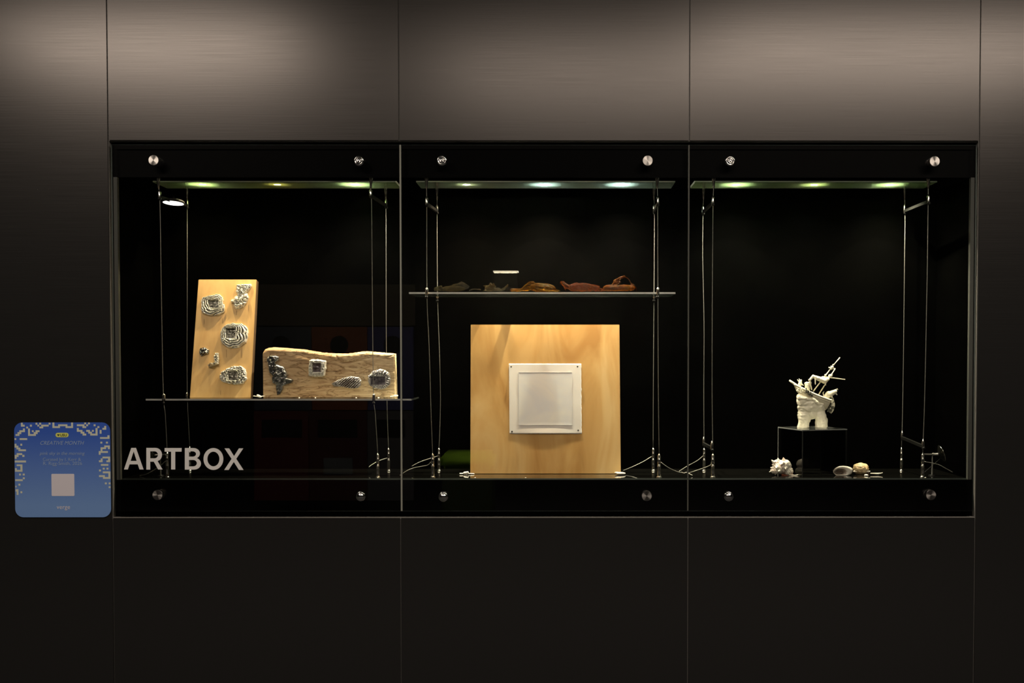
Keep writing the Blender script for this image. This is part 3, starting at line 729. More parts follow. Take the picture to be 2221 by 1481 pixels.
relief('casting', PL1, [OL([(165, 880), (180, 840), (230, 832), (280, 865), (275, 905), (230, 920), (190, 938), (170, 910)], (220, 880))], .009, M_cast3, art1, 'crumple', seed=4, na=60, nr=14, label='small dark nugget-shaped casting')
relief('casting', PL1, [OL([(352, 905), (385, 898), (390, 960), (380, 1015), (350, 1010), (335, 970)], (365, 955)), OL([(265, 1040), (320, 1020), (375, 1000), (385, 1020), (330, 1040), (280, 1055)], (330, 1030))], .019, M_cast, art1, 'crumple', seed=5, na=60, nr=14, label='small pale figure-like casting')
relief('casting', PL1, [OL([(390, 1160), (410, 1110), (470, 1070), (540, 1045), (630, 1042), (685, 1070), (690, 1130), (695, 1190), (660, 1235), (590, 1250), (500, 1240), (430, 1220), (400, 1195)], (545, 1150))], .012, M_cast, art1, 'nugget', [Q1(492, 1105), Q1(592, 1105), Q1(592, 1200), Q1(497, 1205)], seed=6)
# fine pins under the castings
M_pin = mat('brown_pin', (.25, .17, .08), .6)
for u, v0, v1 in ((218, 520, 575), (424, 515, 565), (580, 425, 475), (716, 360, 425), (466, 855, 945), (638, 840, 945), (402, 1310, 1362)):
    a = PL1.hit(*Q1(u, v0)); c_ = PL1.hit(*Q1(u, v1)); bm = nb(); tube(bm, [a-PL1.n*.0006, c_-PL1.n*.0006], .0005, 5); bmo('thin_pin', bm, M_pin, art1)

# ------------------------------------------------------------------ driftwood block with four castings
def Q2(u, v): return (560+u/6.94, 740+v/6.94)
YD = .150
PL2 = Plane(P(712, 810, YD), (0, 1, 0))
art2 = thing('driftwood_artwork', P(713, 860, YD+.03), 'weathered driftwood block with four silver castings on the left shelf', 'artwork')
top = [(68, 135), (90, 100), (150, 76), (220, 70), (380, 78), (520, 92), (650, 102), (800, 128), (930, 150), (1050, 158), (1120, 165), (1180, 160), (1290, 168), (1400, 158), (1500, 140), (1600, 130), (1700, 135), (1830, 148), (1960, 158), (2030, 165)]
def topz(u):
    for (a, ya), (c_, yc) in zip(top, top[1:]):
        if a <= u <= c_: return ya+(yc-ya)*(u-a)/(c_-a)
    return top[-1][1]
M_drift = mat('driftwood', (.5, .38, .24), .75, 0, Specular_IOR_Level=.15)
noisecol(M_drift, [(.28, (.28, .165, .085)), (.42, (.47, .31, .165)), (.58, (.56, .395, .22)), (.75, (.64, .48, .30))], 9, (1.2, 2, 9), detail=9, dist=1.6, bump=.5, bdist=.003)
bm = nb(); NX, NZ = 220, 90; V = {}
for i in range(NX+1):
    u = 68+(2040-68)*i/NX
    for j in range(NZ+1):
        t_ = j/NZ; uu = u + 22*(1-t_)*(i/NX*.6 + .4)
        vt = topz(min(u, 2029))+ 4.5*noise.noise(Vector((u*.02, 0, 3)))+(7*noise.noise(Vector((u*.05, 8, 3)))+4*noise.noise(Vector((u*.13, 8, 3))) if u > 600 else 0)
        vb = 828
        x, y = Q2(uu, vb+(vt-vb)*t_); p = P(x, y, YD)
        q = Vector((p.x, 0, p.z))
        w_ = min(1, max(0, (u-360)/250))                              # sawn, smooth left end
        fl = 3*noise.noise(Vector((p.x*6, p.z*9, 1)))
        n1 = abs(noise.noise(Vector((p.x*9+fl*.15, 2.0, p.z*62+fl*.8))))   # long splits
        n2 = abs(noise.noise(Vector((p.x*45, 7.0, p.z*200+fl))))
        split = max(0, .07-n1)/.07*max(0,min(1,.5+2.2*noise.noise(Vector((p.x*14, 4, p.z*20)))))
        d = w_*(-.0060*split**.8+.0022*n2+.004*noise.noise(Vector((p.x*10, 3, p.z*22)))) - .0025*noise.noise(Vector((p.x*9, 1, p.z*12)))
        # hollow dropping from the top ridge to the centre
        ex = math.exp(-(((u-950)/330)**2+((topz(min(u,2029))+75+ (u-700)*.10-(vb+(vt-vb)*t_))/45)**2)); d -= .008*ex*(0.6+n2)
        round_ = max(0, t_-.93)/.07
        V[i, j] = bm.verts.new((p.x, YD - d + .012*round_**2, p.z))
bv = {}
for i in range(NX+1):
    for j in (0, NZ): 
        c0 = V[i, j].co; bv[i, j] = bm.verts.new((c0.x, YD+.055, c0.z))
for i in range(NX):
    for j in range(NZ): bm.faces.new((V[i, j], V[i+1, j], V[i+1, j+1], V[i, j+1]))
    bm.faces.new((V[i, NZ], V[i+1, NZ], bv[i+1, NZ], bv[i, NZ])); bm.faces.new((V[i, 0], bv[i, 0], bv[i+1, 0], V[i+1, 0]))
    bm.faces.new((bv[i, 0], bv[i, NZ], bv[i+1, NZ], bv[i+1, 0]))
bm.faces.new([V[0, j] for j in range(NZ+1)]+[bv[0, NZ], bv[0, 0]]); bm.faces.new([V[NX, j] for j in range(NZ, -1, -1)]+[bv[NX, 0], bv[NX, NZ]])
zmin = min(v.co.z for v in bm.verts); bmesh.ops.translate(bm, verts=bm.verts, vec=(0, 0, ZS1-zmin+.0006))
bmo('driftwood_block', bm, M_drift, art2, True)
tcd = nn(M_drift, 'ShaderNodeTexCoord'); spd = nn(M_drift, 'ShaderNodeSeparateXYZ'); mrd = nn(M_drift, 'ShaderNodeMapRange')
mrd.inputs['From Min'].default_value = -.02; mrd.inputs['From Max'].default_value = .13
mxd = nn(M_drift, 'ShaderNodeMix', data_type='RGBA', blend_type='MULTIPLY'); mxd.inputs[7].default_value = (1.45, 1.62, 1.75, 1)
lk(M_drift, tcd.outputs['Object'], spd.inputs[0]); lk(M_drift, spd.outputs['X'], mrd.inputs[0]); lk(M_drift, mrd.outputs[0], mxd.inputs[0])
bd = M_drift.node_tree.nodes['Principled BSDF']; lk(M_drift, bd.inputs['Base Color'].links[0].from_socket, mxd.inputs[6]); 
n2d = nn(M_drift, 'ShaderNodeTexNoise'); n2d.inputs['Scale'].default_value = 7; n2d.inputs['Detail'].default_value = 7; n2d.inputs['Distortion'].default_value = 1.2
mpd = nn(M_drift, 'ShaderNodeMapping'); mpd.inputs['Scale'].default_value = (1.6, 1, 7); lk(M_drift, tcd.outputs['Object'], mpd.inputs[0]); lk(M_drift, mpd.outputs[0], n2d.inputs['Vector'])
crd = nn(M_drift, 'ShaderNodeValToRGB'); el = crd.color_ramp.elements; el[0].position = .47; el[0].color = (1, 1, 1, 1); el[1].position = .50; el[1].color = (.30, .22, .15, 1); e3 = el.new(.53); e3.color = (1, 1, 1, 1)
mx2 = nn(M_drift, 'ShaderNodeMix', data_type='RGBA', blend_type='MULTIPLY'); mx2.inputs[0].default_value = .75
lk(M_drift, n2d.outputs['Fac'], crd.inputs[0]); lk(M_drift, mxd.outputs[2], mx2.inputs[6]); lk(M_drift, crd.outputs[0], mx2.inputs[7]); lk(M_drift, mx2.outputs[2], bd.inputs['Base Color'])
PL3 = Plane(P(712, 810, YD-.0045), (0, 1, 0))
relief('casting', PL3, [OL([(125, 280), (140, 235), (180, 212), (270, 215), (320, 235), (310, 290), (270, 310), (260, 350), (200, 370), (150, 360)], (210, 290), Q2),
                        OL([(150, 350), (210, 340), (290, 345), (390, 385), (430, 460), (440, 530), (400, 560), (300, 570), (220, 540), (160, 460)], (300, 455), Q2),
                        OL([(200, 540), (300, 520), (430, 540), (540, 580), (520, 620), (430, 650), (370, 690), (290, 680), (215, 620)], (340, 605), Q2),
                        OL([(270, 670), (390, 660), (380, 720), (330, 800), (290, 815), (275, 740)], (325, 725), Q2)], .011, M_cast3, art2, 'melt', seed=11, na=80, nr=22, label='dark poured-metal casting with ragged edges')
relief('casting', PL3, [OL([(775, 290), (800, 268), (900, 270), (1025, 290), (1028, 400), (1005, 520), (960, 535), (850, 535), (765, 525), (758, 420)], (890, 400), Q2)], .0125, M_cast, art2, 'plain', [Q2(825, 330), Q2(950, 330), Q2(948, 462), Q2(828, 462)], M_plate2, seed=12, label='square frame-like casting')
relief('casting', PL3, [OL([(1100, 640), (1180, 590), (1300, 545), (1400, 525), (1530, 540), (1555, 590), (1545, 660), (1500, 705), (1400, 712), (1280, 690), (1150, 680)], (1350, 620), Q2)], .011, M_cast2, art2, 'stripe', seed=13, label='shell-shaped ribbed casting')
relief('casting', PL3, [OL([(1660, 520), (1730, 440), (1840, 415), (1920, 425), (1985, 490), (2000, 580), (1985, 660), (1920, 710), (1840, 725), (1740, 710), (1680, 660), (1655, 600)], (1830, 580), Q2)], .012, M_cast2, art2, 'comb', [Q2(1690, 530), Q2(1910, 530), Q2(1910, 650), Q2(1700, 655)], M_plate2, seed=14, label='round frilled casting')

# ------------------------------------------------------------------ plywood board with print
M_ply = mat('plywood', (.6, .4, .18), .5, 0, Specular_IOR_Level=.25)
noisecol(M_ply, [(.32, (.48, .25, .075)), (.45, (.60, .35, .12)), (.56, (.68, .42, .16)), (.70, (.76, .52, .23))], 2.6, (3.2, 3, 1.0), detail=5, dist=1.1, bump=.05, rough=.5)
M_plyedge = mat('plywood_edge', (.35, .22, .10), .7)
yb = .165
bA, bB = P(1020, 1027, yb), P(1346.5, 1027, yb); bC, bD = P(1343.5, 704, yb+.035), P(1021, 704, yb+.035)
bA.z = bB.z = ZF+.0008; bC.z = bD.z = (bC.z+bD.z)/2
n3 = (bB-bA).cross(bD-bA).normalized(); n3 = -n3 if n3.y > 0 else n3
PL4 = Plane((bA+bB+bC+bD)/4, -n3)
art3 = thing('plywood_board', (bA+bB)/2, 'large square plywood board with a white print pinned to it', 'artwork')
bm = nb(); slab([bA, bB, bC, bD], -n3, .012, bm, .0008)
for f_ in bm.faces:
    f_.normal_update()
    if abs(f_.normal.dot(n3)) < .5: f_.material_index = 1
bmo('board', bm, [M_ply, M_plyedge], art3)
def Q3(u, v): return (1000+u/4.003, 690+v/4.003)
M_paper = mat('white_paper', (.88, .84, .80), .8, 0, Specular_IOR_Level=.1)
M_print = noisecol(mat('pale_grey_print', (.7, .7, .72), .8, 0, Specular_IOR_Level=.1), [(.35, (.70, .71, .76)), (.6, (.83, .81, .78)), (.8, (.87, .84, .78))], 5, (1, 1, 1.4), detail=4, dist=.8)
bm = nb(); N = 70; V = {}
for i in range(N+1):
    for j in range(N+1):
        s_, t_ = i/N, j/N
        u = 416+(1043-416)*s_+ (5*t_) ; v = 395+(1003-395)*t_
        if i == N: u += 5*noise.noise(Vector((v*.03, 1, 0)))+3*noise.noise(Vector((v*.11, 4, 0)))
        if j in (0, N): v += 3*noise.noise(Vector((u*.05, 9, j)))
        p = PL4.hit(*Q3(u, v))
        inx = 500 < u < 965 and 478 < v < 928
        z = .0014+.0003*abs(noise.noise(p*14)) + (.0016*math.sin(PI*s_)**2 if t_ > .9 else 0)*(t_-.9)*10
        V[i, j] = bm.verts.new(p-PL4.n*z)
for i in range(N):
    for j in range(N): bm.faces.new((V[i, j], V[i, j+1], V[i+1, j+1], V[i+1, j]))
ext = bmesh.ops.extrude_face_region(bm, geom=bm.faces[:]); bmesh.ops.translate(bm, verts=[e for e in ext['geom'] if isinstance(e, bmesh.types.BMVert)], vec=PL4.n*.0005)
sheet = bmo('paper_sheet', bm, M_paper, art3, True)
bm = nb(); V = {}
for i in range(N+1):
    for j in range(N+1):
        u = 502+(966-502)*i/N; v = 474+(928-474)*j/N; p = PL4.hit(*Q3(u, v)); e = min(i, N-i, j, N-j)/N
        V[i, j] = bm.verts.new(p-PL4.n*(.00215-.00015*min(1, e*20)))
for i in range(N):
    for j in range(N): bm.faces.new((V[i, j], V[i, j+1], V[i+1, j+1], V[i+1, j]))
bmo('printed_area', bm, M_print, art3, True)
for u0, u1, v0, v1 in ((498, 962, 468, 473), (498, 503, 478, 925), (505, 968, 925, 929), (964, 968, 760, 925)):
    bm = nb()
    vs = [bm.verts.new(PL4.hit(*Q3(a, c_))-PL4.n*.0024) for a, c_ in ((u0, v0), (u1, v0), (u1, v1), (u0, v1))]; bm.faces.new(vs)
    vs2 = [bm.verts.new(v.co+PL4.n*.0006) for v in vs]; bm.faces.new(vs2[::-1])
    for k in range(4): bm.faces.new((vs[k], vs2[k], vs2[(k+1) % 4], vs[(k+1) % 4]))
    bmo('plate_mark', bm, mat('plate_mark_grey', (.50, .49, .50) if v1-v0 < 6 and v0 < 500 else (.66, .65, .65), .8), art3)
for u, v in ((436, 422), (1011, 421), (443, 984), (1017, 973)):
    p = PL4.hit(*Q3(u, v)); bm = nb(); M = Matrix.Translation(p) @ (-PL4.n).to_track_quat('Z', 'Y').to_matrix().to_4x4()
    lathe(bm, [(.0006, .0), (.0006, .006), (.0026, .006), (.0028, .0075), (.0018, .0085), (0, .0088)], M, 12); bmo('pin', bm, mat('dark_pin', (.05, .045, .04), .3, .8), art3, True)

# ------------------------------------------------------------------ porcelain ship on a clear plinth
Fc = PZ(1739, 1033.5, ZF); Bc = PZ(1781, 1019.5, ZF)
cen = (Fc+Bc)/2; dg_ = (Fc-Bc)/2; pr_ = Vector((-dg_.y, dg_.x, 0)); Lc = cen-pr_; Rc = cen+pr_
if Lc.x > Rc.x: Lc, Rc = Rc, Lc
zt = P(1739, 932, Fc.y).z
plin = thing('acrylic_plinth', cen, 'clear acrylic cube plinth under the porcelain ship', 'plinth')
tH = .0035
M_acredge_dim = mat('dim_acrylic_edge', (.045, .047, .044), .2)  # darker copy of the acrylic edge: weaker light put into the colour
def acr(a, c_, z0, z1, name='side_panel', em=None):
    d = (c_-a).normalized(); n_ = Vector((d.y, -d.x, 0)); n_ = n_ if n_.dot(a-cen) < 0 else -n_
    bm = nb(); p = [a, c_, c_+n_*tH, a+n_*tH]
    lo = [bm.verts.new((q.x, q.y, z0)) for q in p]; hi = [bm.verts.new((q.x, q.y, z1)) for q in p]
    bm.faces.new(lo).material_index = 1; bm.faces.new(hi[::-1]).material_index = 1
    for k in range(4):
        f_ = bm.faces.new((lo[k], lo[(k+1) % 4], hi[(k+1) % 4], hi[k])); f_.material_index = 1 if k in (1, 3) else 0
    bmo(name, bm, [M_acryl, em or M_acredge_dim], plin)
e_ = .004
cs = [Fc, Rc, Bc, Lc]
for k in range(4):
    a, c_ = cs[k], cs[(k+1) % 4]; d = (c_-a).normalized(); acr(a+d*tH*1.05, c_, ZF+.0004, zt-tH, em=M_acredge if k == 2 else None)
bm = nb(); lo = [bm.verts.new((q.x, q.y, zt-tH)) for q in cs]; hi = [bm.verts.new((q.x, q.y, zt)) for q in cs]
bm.faces.new(lo[::-1]); bm.faces.new(hi)
for k in range(4): bm.faces.new((lo[k], lo[(k+1) % 4], hi[(k+1) % 4], hi[k])).material_index = 1
bmo('top_panel', bm, [M_acryl, M_acredge], plin)
print('plinth', Fc, Rc, Bc, Lc, zt)

M_porc = noisecol(mat('cream_porcelain', (.74, .70, .55), .32, 0, Specular_IOR_Level=.45), [(.3, (.66, .62, .47)), (.7, (.78, .74, .60))], 14)
M_porc.node_tree.nodes['Principled BSDF'].inputs['Subsurface Weight'].default_value = 0
M_hull = noisecol(mat('unglazed_hull', (.5, .45, .33), .55), [(.3, (.40, .36, .25)), (.7, (.54, .50, .37))], 30)  # unglazed tan; the hull's part shadow is also put into this colour
M_bone = mat('bone_white', (.78, .74, .56), .5)
M_shade = mat('dark_glaze', (.06, .06, .045), .3)
YS = cen.y
def S(u, v, dy=0): return P(1680+u/7.794, 760+v/7.794, YS+dy)
k_ = 1/7.794/ (F/(CD+YS))                    # metres per zoomed pixel
ship = thing('porcelain_ship', S(640, 1310), 'cream porcelain wrecked ship with animals on a rock arch', 'sculpture')
def sc_r(r): return r*k_
bm = nb()
def ec(u, v, dy, ru, rd, rv): ellip(bm, S(u, v, dy), (sc_r(ru), rd, sc_r(rv)))
ec(600, 960, 0, 225, .026, 120); ec(470, 860, 0, 95, .022, 100); ec(620, 880, 0, 120, .024, 90); ec(760, 960, 0, 90, .023, 90)
capsule(bm, S(500, 1000), S(480, 1290), sc_r(105), sc_r(88)); capsule(bm, S(480, 1230), S(475, 1285), sc_r(88), sc_r(96))
capsule(bm, S(760, 1010), S(800, 1290), sc_r(85), sc_r(95)); capsule(bm, S(740, 1220), S(760, 1290), sc_r(60), sc_r(75)); capsule(bm, S(840, 1180), S(850, 1280), sc_r(50), sc_r(55))
capsule(bm, S(430, 780), S(520, 800), sc_r(50), sc_r(40)); capsule(bm, S(800, 890), S(820, 980), sc_r(28), sc_r(40))
ec(610, 1050, .004, 125, .022, 105); capsule(bm, S(545, 1090), S(560, 1180), sc_r(70), sc_r(35))
capsule(bm, S(415, 800, -.016), S(520, 815, -.019), sc_r(30), sc_r(24)); capsule(bm, S(520, 815, -.018), S(620, 830, -.019), sc_r(22), sc_r(26)); capsule(bm, S(640, 820, -.020), S(740, 900, -.020), sc_r(34), sc_r(26)); capsule(bm, S(740, 900, -.020), S(815, 905, -.018), sc_r(26), sc_r(24)); ec(600, 915, -.010, 185, .014, 75)
def rockd(c, n_):
    d, _ = noise.voronoi(c*30+Vector((3.3, .7, 1.1))+Vector((1, 1, 1))*.35*noise.noise(c*50))
    return .0085*(min(d[0], .75)-.42)+.0006*noise.noise(c*160)
ro = blob('rock_base', bm, .0015, M_porc, ship, rockd, 2)
zt_ = zt+.0004
for v in ro.data.vertices:
    wz = v.co.z+ship.location.z
    if wz < zt_: v.co.z = zt_-ship.location.z
# hull
d_h = (S(940, 862)-S(330, 590)); Lh = d_h.length; dh = d_h.normalized(); nh = Vector((dh.z, 0, -dh.x)); nh = -nh if nh.z > 0 else nh
bm = nb(); rings = []; NS = 28; NK = 18
def hull_sec(t):
    wv = .021*(math.sin(min(1, t*1.6+.03)*PI/2)**.7)*(1-.25*max(0, t-.75)/.25)
    dp = sc_r(170)*(.55+.45*math.sin(min(1, t*1.4)*PI/2))
    return wv, dp
for i in range(NS+1):
    t_ = i/NS; wv, dp = hull_sec(t_); rake = dh*(-.0+(.018*(1-t_)**3)*0)
    c0 = S(330, 590)+d_h*t_+nh*0 + Vector((0, 0, sc_r(22)*((2*t_-1)**2)-sc_r(5)))
    ring = []
    for k in range(NK+1):
        a = PI*k/NK; s_ = math.sin(a)
        ring.append(bm.verts.new(c0+Vector((0, -wv*math.cos(a), 0))+nh*dp*s_**.8+dh*(.018*(1-t_)*s_)))
    rings.append(ring)
for A_, B_ in zip(rings, rings[1:]):
    for k in range(NK): bm.faces.new((A_[k], A_[k+1], B_[k+1], B_[k]))
    bm.faces.new((A_[0], B_[0], B_[-1], A_[-1]))
bm.faces.new(rings[0]); bm.faces.new(rings[-1][::-1])
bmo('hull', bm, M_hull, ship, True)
bm = nb()
for sgn in (-1, 1):
    pts = []
    for i in range(NS+1):
        t_ = i/NS; wv, dp = hull_sec(t_); pts.append(S(330, 590)+d_h*t_+Vector((0, sgn*wv*-1, sc_r(22)*((2*t_-1)**2)-sc_r(5)))-nh*.001)
    tube(bm, pts, sc_r(17), 8)
    tube(bm, [p+nh*.0062 for p in pts[2:]], sc_r(8), 6)
bmo('gunwale', bm, M_bone, ship, True)
bm = nb(); tube(bm, [S(250, 505), S(330, 560), S(400, 600)], [sc_r(16), sc_r(19), sc_r(16)], 10); bmo('bowsprit', bm, M_bone, ship, True)
def stick(name, a, b_, r0, r1, m=M_bone):
    bm = nb(); tube(bm, [a, b_], [sc_r(r0), sc_r(r1)], 10); return bmo(name, bm, m, ship, True)
stick('mast', S(655, 690), S(950, 305), 10, 9); stick('mast', S(745, 745, -.004), S(1025, 305, -.004), 10, 8)
stick('mast', S(950, 305), S(1105, 118), 9, 8); stick('yard', S(870, 448, -.004), S(1192, 492, -.004), 10, 9); stick('yard', S(915, 285), S(1025, 322), 10, 10)
bm = nb()
for u, v, r in ((860, 415, 20), (940, 432, 34), (965, 412, 22), (990, 248, 18), (975, 285, 26), (960, 305, 22), (1015, 312, 16), (905, 465, 18), (955, 268, 12)): ellip(bm, S(u, v, -.002), sc_r(r))
blob('crow_nest', bm, .0011, M_bone, ship, lambda c, n_: .0008*noise.noise(c*400), 1)
# leaping animal across the masts
bm = nb()
capsule(bm, S(590, 505, -.006), S(650, 435, -.006), sc_r(22), sc_r(28)); capsule(bm, S(650, 435, -.006), S(730, 470, -.006), sc_r(26), sc_r(38)); capsule(bm, S(730, 470, -.006), S(840, 510, -.006), sc_r(38), sc_r(52))
capsule(bm, S(840, 505, -.006), S(905, 485, -.006), sc_r(48), sc_r(26)); capsule(bm, S(690, 440, -.010), S(690, 570, -.012), sc_r(16), sc_r(10)); capsule(bm, S(600, 500, -.008), S(575, 490, -.010), sc_r(14), sc_r(8))
capsule(bm, S(850, 540, -.008), S(870, 590, -.010), sc_r(14), sc_r(8)); capsule(bm, S(800, 460), S(870, 450), sc_r(26), sc_r(14))
blob('leaping_animal', bm, .0012, M_bone, ship, lambda c, n_: .0006*noise.noise(c*260), 2)
# dog at the stern
bm = nb()
capsule(bm, S(860, 795, -.004), S(915, 745, -.004), sc_r(44), sc_r(62)); capsule(bm, S(915, 748, -.004), S(985, 712, -.004), sc_r(58), sc_r(46)); capsule(bm, S(985, 710, -.004), S(1025, 692, -.004), sc_r(44), sc_r(34))
capsule(bm, S(1020, 675, -.004), S(1062, 650, -.004), sc_r(22), sc_r(12)); capsule(bm, S(1010, 705, -.004), S(1055, 748, -.004), sc_r(22), sc_r(11)); capsule(bm, S(1060, 652, -.006), S(1076, 672, -.006), sc_r(6), sc_r(4))
capsule(bm, S(830, 765, -.004), S(818, 715, -.004), sc_r(12), sc_r(9)); capsule(bm, S(818, 715, -.004), S(838, 695, -.004), sc_r(9), sc_r(6)); capsule(bm, S(960, 740, -.008), S(975, 800, -.010), sc_r(18), sc_r(13)); capsule(bm, S(860, 790), S(905, 845), sc_r(26), sc_r(18))
blob('dog_figure', bm, .0012, M_bone, ship, None, 2)
# bust on the deck, small figure at the bow
bm = nb(); ellip(bm, S(545, 560, -.002), (sc_r(44), .006, sc_r(32))); capsule(bm, S(548, 590, -.002), S(556, 650, -.002), sc_r(40), sc_r(44)); ellip(bm, S(600, 550, -.002), (sc_r(26), .005, sc_r(36))); capsule(bm, S(600, 560), S(628, 660), sc_r(18), sc_r(12)); blob('deck_figure', bm, .0011, M_bone, ship, None, 1)
bm = nb(); capsule(bm, S(440, 520, -.002), S(430, 570, -.002), sc_r(22), sc_r(34)); capsule(bm, S(420, 540, -.002), S(388, 495, -.002), sc_r(12), sc_r(9)); capsule(bm, S(432, 520, -.002), S(416, 482, -.002), sc_r(11), sc_r(9)); capsule(bm, S(450, 560, -.002), S(485, 590, -.002), sc_r(14), sc_r(9)); ellip(bm, S(448, 505, -.002), sc_r(16)); blob('bow_figure', bm, .0010, M_bone, ship, None, 1)
# dark blossoms on the hull, pale ones further forward, weed at the stern
bm = nb(); random.seed(3)
for i in range(46):
    a = random.random(); u = 515+120*a+random.uniform(-18, 18); v = 650+110*a+random.uniform(-34, 34); ellip(bm, S(u, v, -.0225), sc_r(random.uniform(7, 14)))
bmo('dark_blossoms', bm, M_shade, ship, True)
bm = nb()
for i in range(16):
    u = random.uniform(380, 470); v = 640+(u-380)*.5+random.uniform(-25, 45); ellip(bm, S(u, v, -.0205), sc_r(random.uniform(7, 14)))
bmo('pale_blossoms', bm, M_bone, ship, True)
bm = nb()
for i in range(15):
    a = i/14; u0, v0 = 975+random.uniform(-26, 22), 800+random.uniform(-8, 30); u1 = 935+random.uniform(-50, 60); v1 = 1010+random.uniform(-20, 70)
    tube(bm, smoothline([S(u0, v0, -.010), S((u0+u1)/2+34, (v0+v1)/2, -.013), S(u1, v1, -.010)], 5), sc_r(6), 6)
bmo('trailing_weed', bm, noisecol(mat('weed_glaze', (.4, .4, .3), .3), [(.45, (.07, .07, .05)), (.55, (.75, .72, .55))], 120), ship, True)

# ------------------------------------------------------------------ shells on the base
M_conch = noisecol(mat('conch_shell', (.78, .72, .6), .5), [(.30, (.56, .40, .32)), (.42, (.80, .70, .60)), (.52, (.86, .83, .70))], 22, detail=4, dist=1)
def Qs(u, v, Y): return P(1650+u/17.08, 980+v/17.08, Y)
YH = .125; kz = 1/17.08/(F/(CD+YH))
conch = thing('spiky_conch_shell', Qs(850, 900, YH), 'large spiky white conch shell left of the acrylic plinth', 'shell')
bm = nb(); 
for u, v, ru, rv, rd in ((760, 560, 330, 260, .022), (900, 470, 230, 200, .018), (650, 430, 200, 160, .014), (560, 680, 190, 150, .014), (1020, 720, 190, 170, .016)): ellip(bm, Qs(u, v, YH), (ru*kz, rd, rv*kz))
for u0, v0, u1, v1, r0 in ((520, 400, 375, 280, 75), (640, 320, 640, 205, 75), (860, 330, 830, 185, 80), (980, 400, 960, 290, 70), (1060, 470, 1145, 450, 60), (500, 500, 395, 455, 60), (450, 600, 355, 575, 60), (440, 680, 310, 750, 75), (560, 760, 525, 865, 50), (640, 740, 605, 815, 45), (1120, 640, 1215, 700, 70), (700, 560, 690, 520, 70), (1090, 520, 1120, 600, 60)):
    capsule(bm, Qs(u0, v0, YH-.004), Qs(u1, v1, YH-.006), r0*kz*1.05, 6*kz)
for u0, v0, u1, v1 in ((760, 480, 790, 440), (600, 560, 560, 600), (900, 600, 930, 640), (700, 700, 650, 720), (850, 420, 850, 380)):
    capsule(bm, Qs(u0, v0, YH-.018), Qs(u1, v1, YH-.029), 60*kz, 12*kz)
capsule(bm, Qs(1050, 800, YH-.004), Qs(1200, 850, YH-.004), 70*kz, 34*kz)
blob('shell_body', bm, .0012, M_conch, conch, lambda c, n_: .0012*noise.noise(c*120)+.0004*math.sin(c.x*900+c.z*600), 0)
bm = nb()
capsule(bm, Qs(800, 850, YH-.006), Qs(1080, 900, YH-.008), 45*kz, 38*kz); capsule(bm, Qs(1080, 900, YH-.008), Qs(1380, 890, YH-.008), 38*kz, 30*kz); capsule(bm, Qs(1380, 880, YH-.008), Qs(1450, 825, YH-.008), 24*kz, 10*kz)
o = blob('shell_lip', bm, .0014, mat('red_brown_shell', (.28, .07, .03), .25), conch, None, 1); o['label'] = 'dark red-brown lip of the shell'
bm = nb(); tube(bm, smoothline([Qs(1050, 850, YH-.016), Qs(1200, 870, YH-.017), Qs(1340, 858, YH-.017), Qs(1450, 818, YH-.014)]), [24*kz]*1+[20*kz]*23+[10*kz], 8); bmo('lip_rim', bm, M_conch, conch, True)

def Qt(u, v, Y): return P(1640+u/7.403, 900+v/7.403, Y)
YT = .125; kt = 1/7.403/(F/(CD+YT))
M_cream = noisecol(mat('cream_shell', (.8, .74, .62), .4), [(.35, (.80, .70, .56)), (.55, (.88, .85, .76))], 30)
sh2 = thing('open_shell', Qt(1395, 972, YT), 'white shell lying open with a pearly pink-brown hollow, right of the plinth', 'shell')
# shell shown as a thick bowl on edge with a hollow facing the viewer
M_pearl = noisecol(mat('pearl_lining', (.5, .38, .3), .22, .0), [(.32, (.40, .24, .16)), (.46, (.70, .58, .48)), (.62, (.90, .88, .80))], 60, detail=4, dist=1)
bm = nb(); ring_o = [(1240, 925), (1238, 890), (1270, 850), (1330, 822), (1400, 816), (1470, 822), (1520, 840), (1550, 862), (1550, 900), (1530, 945), (1490, 968), (1440, 970), (1350, 970), (1280, 970)]
ring_i = [(1248, 925), (1250, 905), (1275, 880), (1320, 862), (1370, 858), (1410, 866), (1440, 885), (1453, 905), (1456, 925), (1450, 945), (1430, 960), (1390, 964), (1340, 964), (1285, 960)]
NO = len(ring_o); sets = []
for w8, dY in ((0, -.006), (.35, -.012), (1, -.010)):
    sets.append([bm.verts.new(Qt(a[0]*(1-w8)+c_[0]*w8, a[1]*(1-w8)+c_[1]*w8, YT+dY)) for a, c_ in zip(ring_o, ring_i)])
cI = (1350, 915)
hollow = [[bm.verts.new(Qt(cI[0]+(c_[0]-cI[0])*s_, cI[1]+(c_[1]-cI[1])*s_, YT-.010+.018*(1-s_**2))) for c_ in ring_i] for s_ in (.97, .8, .55, .3)]
backr = [[bm.verts.new(Qt(1395+(a[0]-1395)*s_, 900+(a[1]-900)*s_, YT-.006+.022*math.sqrt(1-s_**2))) for a in ring_o] for s_ in (.95, .8, .5, .2)]
def loft(A_, B_, mi=0):
    for k in range(NO):
        f_ = bm.faces.new((A_[k], A_[(k+1) % NO], B_[(k+1) % NO], B_[k])); f_.material_index = mi
loft(sets[0], sets[1]); loft(sets[1], sets[2]); loft(sets[2], hollow[0])
for a, c_ in zip(hollow, hollow[1:]): loft(a, c_, 1)
bm.faces.new(hollow[-1]).material_index = 1
loft(sets[0], backr[0])
for a, c_ in zip(backr, backr[1:]): loft(a, c_)
bm.faces.new(backr[-1])
for f_ in bm.faces: f_.smooth = True
bmesh.ops.subdivide_edges(bm, edges=bm.edges[:], cuts=1, use_grid_fill=True, smooth=.15)
bmo('shell_valve', bm, [M_cream, M_pearl], sh2, True)
